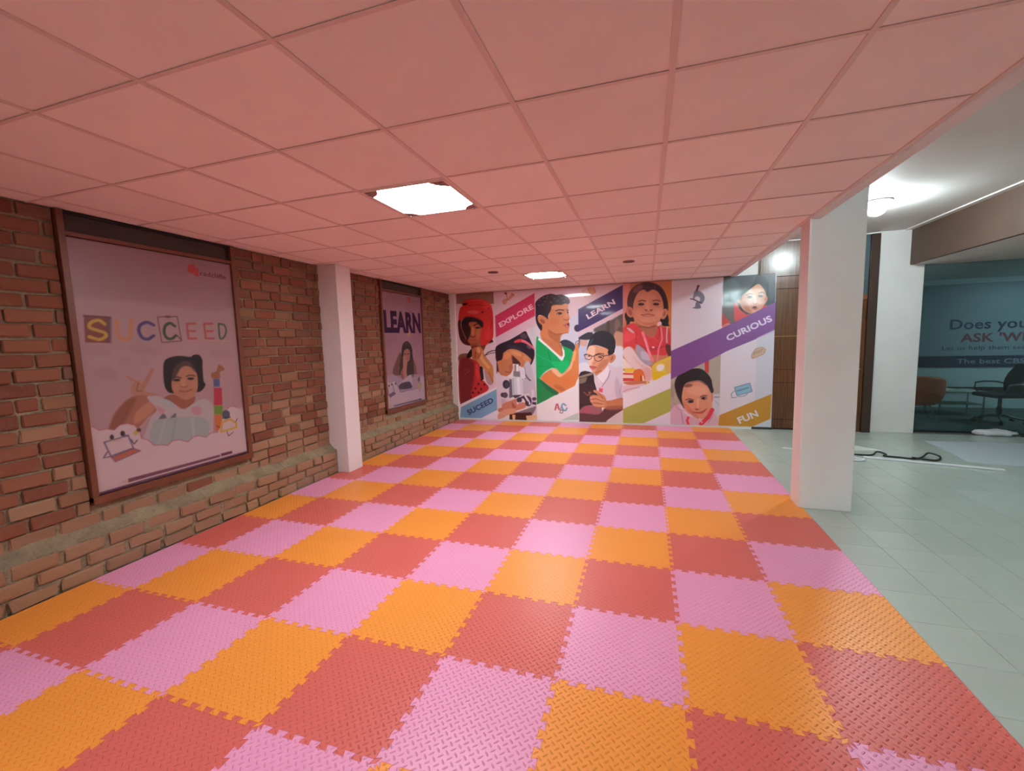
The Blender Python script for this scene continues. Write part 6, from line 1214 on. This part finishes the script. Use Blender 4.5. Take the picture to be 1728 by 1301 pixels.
obj('shelf', box(-0.36, 0.26, -0.2, 0.2, 0.20, 0.215, bev=0.003), mat('frosted_shelf', (132, 150, 130), 0.2), ct)
for sx in (-0.37, 0.27):
    for sy in (-0.21, 0.21):
        obj('leg', cyl(bmesh.new(), sx, sy, 0.0, 0.44, 0.014, 10), M_chrome, ct)
bk = obj('paper_stack', box(-0.09, 0.09, -0.12, 0.12, 0, 0.03, bev=0.002), mat('paper', (214, 214, 196), 0.7), None, loc=(5.42, 10.15, 0.459), label='small stack of pale papers on the glass table', category='papers')

# ---------------------------------------------------------------- things lying on the tiled floor
pr = obj('plastic_rod', box(-0.62, 0.62, -0.034, 0.034, 0.0, 0.018, bev=0.005), M_plastic, None, loc=(3.26, 6.27, 0.0005), label='long flat white plastic strip lying on the floor tiles right of the near pillar', category='strip')
pr.rotation_euler.z = math.atan2(6.10-6.40, 3.84-2.70)
pr2 = obj('plastic_rod', box(-0.16, 0.16, -0.012, 0.012, 0.0, 0.012, bev=0.003), M_plastic, None, loc=(1.99, 6.70, 0.0005), label='short thin white strip on the floor left of the near pillar', category='strip')
pr2.rotation_euler.z = -0.30
def cable(name, pts, r, m, label):
    b = bmesh.new(); P = np.array(pts, float); out = []
    for i in range(len(P)-1):
        a, c = P[max(i-1, 0)], P[min(i+2, len(P)-1)]
        for t in np.linspace(0, 1, 6, endpoint=False): out.append(tuple(0.5*(2*P[i]+(P[i+1]-a)*t+(2*a-5*P[i]+4*P[i+1]-c)*t*t+(3*P[i]-a-3*P[i+1]+c)*t**3)))
    out.append(tuple(P[-1])); tube(b, out, r, 8); return smooth(obj(name, b, m, None, label=label, category='cable'))
rr = 0.011
cable('cable', [(2.30, 6.62, rr), (2.52, 6.56, rr), (2.66, 6.53, rr), (2.80, 6.55, rr), (2.90, 6.66, 0.03), (2.98, 6.62, rr), (2.92, 6.53, rr), (3.05, 6.49, rr), (3.18, 6.45, rr), (3.30, 6.50, 0.022), (3.42, 6.62, 0.05), (3.50, 6.55, 0.03), (3.42, 6.43, rr), (3.30, 6.39, 0.02), (3.16, 6.43, 0.03)], rr, M_black, 'tangled black cable lying behind the white plastic strip')
cable('cable', [(2.34, 6.48, 0.009), (2.46, 6.42, 0.009), (2.56, 6.34, 0.009), (2.60, 6.26, 0.02), (2.54, 6.20, 0.02), (2.46, 6.26, 0.009), (2.50, 6.36, 0.025), (2.58, 6.44, 0.009)], 0.012, M_plastic, 'white cable loop between the near pillar and the black cable')
def sheet(name, pts, m, **kw):
    b = bmesh.new(); prism(b, pts, 0.0004, 0.0024); return obj(name, b, m, None, **kw)
sheet('plastic_sheet', [(3.85, 7.58), (3.83, 7.2), (3.78, 6.8), (3.72, 6.46), (3.9, 6.37), (4.3, 6.36), (5.1, 6.40), (5.2, 7.66), (4.6, 7.64)], mat('pale_blue_sheet', (186, 200, 206), 0.5), label='large pale sheet spread on the floor before the glass partition', category='sheet')
sheet('paper_sheet', [(2.35, 7.10), (2.75, 7.20), (3.05, 6.86), (2.5, 6.76)], mat('white_sheet_paper', (206, 216, 212), 0.6), label='small white sheet on the floor behind the tangled cables', category='sheet')
# crumpled white bag by the partition
b = bmesh.new(); bmesh.ops.create_icosphere(b, subdivisions=3, radius=1.0); rg_ = random.Random(4)
for v in b.verts:
    k = 1+0.16*math.sin(7*v.co.x+3*v.co.y)+0.12*math.sin(11*v.co.y+5*v.co.z)+rg_.uniform(-.05, .05)
    v.co = Vector((v.co.x*0.24*k, v.co.y*0.08*k, max(0.0, 0.045+v.co.z*0.05*k)))
bag = smooth(obj('plastic_bag', b, mat('white_film', (214, 218, 224), 0.35), None, loc=(4.98, 8.14, 0.0), label='crumpled white plastic bag on the floor against the glass partition', category='bag'))
bag.rotation_euler.z = -0.1
cable('cable', [(5.27, 8.12, 0.012), (5.33, 8.08, 0.012), (5.40, 8.10, 0.012), (5.55, 8.05, 0.012)], 0.012, M_black, 'short black cable end beside the crumpled white bag')

# ---------------------------------------------------------------- ceiling fittings
E_panel = emis('panel_diffuser', (0.93, 0.97, 1.0), PANEL_POWER); E_bulb = emis('lamp_diffuser', (0.82, 0.97, 1.0), BULB_POWER)
M_brk = mat('smoked_corner_clip', (150, 110, 112), 0.3)
def panel_light(a, b_, label):
    x0, y0 = CXO+a*CS, CYO+b_*CS; e = empty('ceiling_light', (x0+CS/2, y0+CS/2, H), label=label, category='ceiling light', group='recessed square lights in the tiled ceiling')
    h = CS/2; bm = bmesh.new(); 
    for q in ((-h+.012, h-.012, -h+.012, -h+.03), (-h+.012, h-.012, h-.03, h-.012), (-h+.012, -h+.03, -h+.03, h-.03), (h-.03, h-.012, -h+.03, h-.03)): bx(bm, q[0], q[1], q[2], q[3], -0.004, 0.018)
    obj('frame', bm, M_rail, e)
    obj('diffuser', box(-h+.03, h-.03, -h+.03, h-.03, 0.002, 0.012), E_panel, e)
    for sx in (-1, 1):
        for sy in (-1, 1):
            c = obj('corner_clip', prism(bmesh.new(), [(sx*(h-.03), sy*(h-.03)), (sx*(h-.125), sy*(h-.03)), (sx*(h-.10), sy*(h-.075)), (sx*(h-.075), sy*(h-.10)), (sx*(h-.03), sy*(h-.125))], -0.006, 0.0), M_brk, e)
            obj('knob', cyl(bmesh.new(), sx*(h-.052), sy*(h-.052), -0.016, -0.006, 0.011, 14), M_chrome, c)
    return e
panel_light(-3, 1, 'large bright square light panel nearer in the false ceiling')
panel_light(-3, 7, 'small looking bright square light panel farther back near the mural')
panel_light(-3, -5, 'unseen square light panel added to the row behind the camera')  # continues the panel row out of sight, added to brighten the near room
def downlight(a, b_, label):
    e = empty('downlight', (CXO+(a+.5)*CS, CYO+(b_+.5)*CS, H), label=label, category='downlight', group='unlit round downlights')
    bm = bmesh.new(); n = 24; rg = [[bm.verts.new((r*math.cos(2*PI*k/n), r*math.sin(2*PI*k/n), z)) for k in range(n)] for r, z in ((0.075, 0.002), (0.075, -0.008), (0.058, -0.008), (0.055, 0.0015))]
    for p, q in zip(rg, rg[1:]):
        for k in range(n): bm.faces.new((p[k], p[(k+1) % n], q[(k+1) % n], q[k]))
    obj('trim_ring', bm, mat('brown_ring', (120, 84, 76), 0.5), e)
    obj('lens', cyl(bmesh.new(), 0, 0, -0.003, 0.0025, 0.056, 24), mat('dark_lens', (86, 52, 50), 0.4), e)
downlight(-4, 6, 'small dark round downlight in the ceiling left of the far light panel')
downlight(-1, 6, 'small dark round downlight in the ceiling right of the far light panel')
e = empty('ceiling_light', (2.57, 6.26, HH-0.0), label='glaring white round lamp on the high ceiling behind the near pillar', category='ceiling light')
obj('housing', cyl(bmesh.new(), 0, 0, -0.018, 0.0, 0.15, 32), M_plastic, e)
bm = bmesh.new(); bmesh.ops.create_uvsphere(bm, u_segments=24, v_segments=12, radius=0.095)
for v in bm.verts: v.co.z = v.co.z*0.85-0.085
smooth(obj('diffuser', bm, E_bulb, e))
e = empty('ceiling_light', (7.2, 9.6, 2.6), label='plain dim light added out of view to brighten the office', category='ceiling light')  # added lamp, never in view, lights the room behind the glass
obj('diffuser', box(-0.25, 0.25, -0.25, 0.25, -0.03, 0.0), emis('office_fill_diffuser', (0.8, 0.95, 1.0), OFFICE_POWER*6), e)

# ---------------------------------------------------------------- tree beyond the open side (seen mirrored in the glossy mural)
def tree(loc, s, seed, label):
    r = random.Random(seed); e = empty('tree', loc, label=label, category='tree')
    b = bmesh.new(); tube(b, [(0, 0, -0.1), (0.05, 0, 1.4*s), (-0.05, 0.1, 2.6*s), (0.1, 0, 3.8*s)], [0.16*s, 0.12*s, 0.09*s, 0.04*s], 10); obj('trunk', b, mat('bark', (96, 78, 60), 0.9), e)
    b = bmesh.new()
    for i in range(3000):
        th = r.uniform(0, 2*PI); ph = math.acos(r.uniform(-1, 1)); q = r.uniform(0.35, 1)**0.5
        c = Vector((math.cos(th)*math.sin(ph)*1.9*q*s, math.sin(th)*math.sin(ph)*1.9*q*s, 3.5*s+math.cos(ph)*1.6*q*s))
        R_ = Matrix.Rotation(r.uniform(0, 2*PI), 3, 'Z') @ Matrix.Rotation(r.uniform(0, PI), 3, 'X'); w = r.uniform(0.05, 0.10)*s
        vs = [b.verts.new(c+R_ @ Vector(p)) for p in ((-w, 0, 0), (0, -w*.5, 0.01), (w, 0, 0), (0, w*.5, 0.01))]; b.faces.new(vs)
    obj('foliage', b, mat('leaf', (84, 128, 84), 0.6, rand=0.1), e, kind='stuff')
tree((3.5, -2.7, -0.1), 0.9, 3, 'leafy tree standing outside the open side behind the camera')
struct('ground', box(-12, 16, -16, -3.6, -0.2, -0.1), mat('earth', (120, 112, 90), 0.95, noise=0.1))
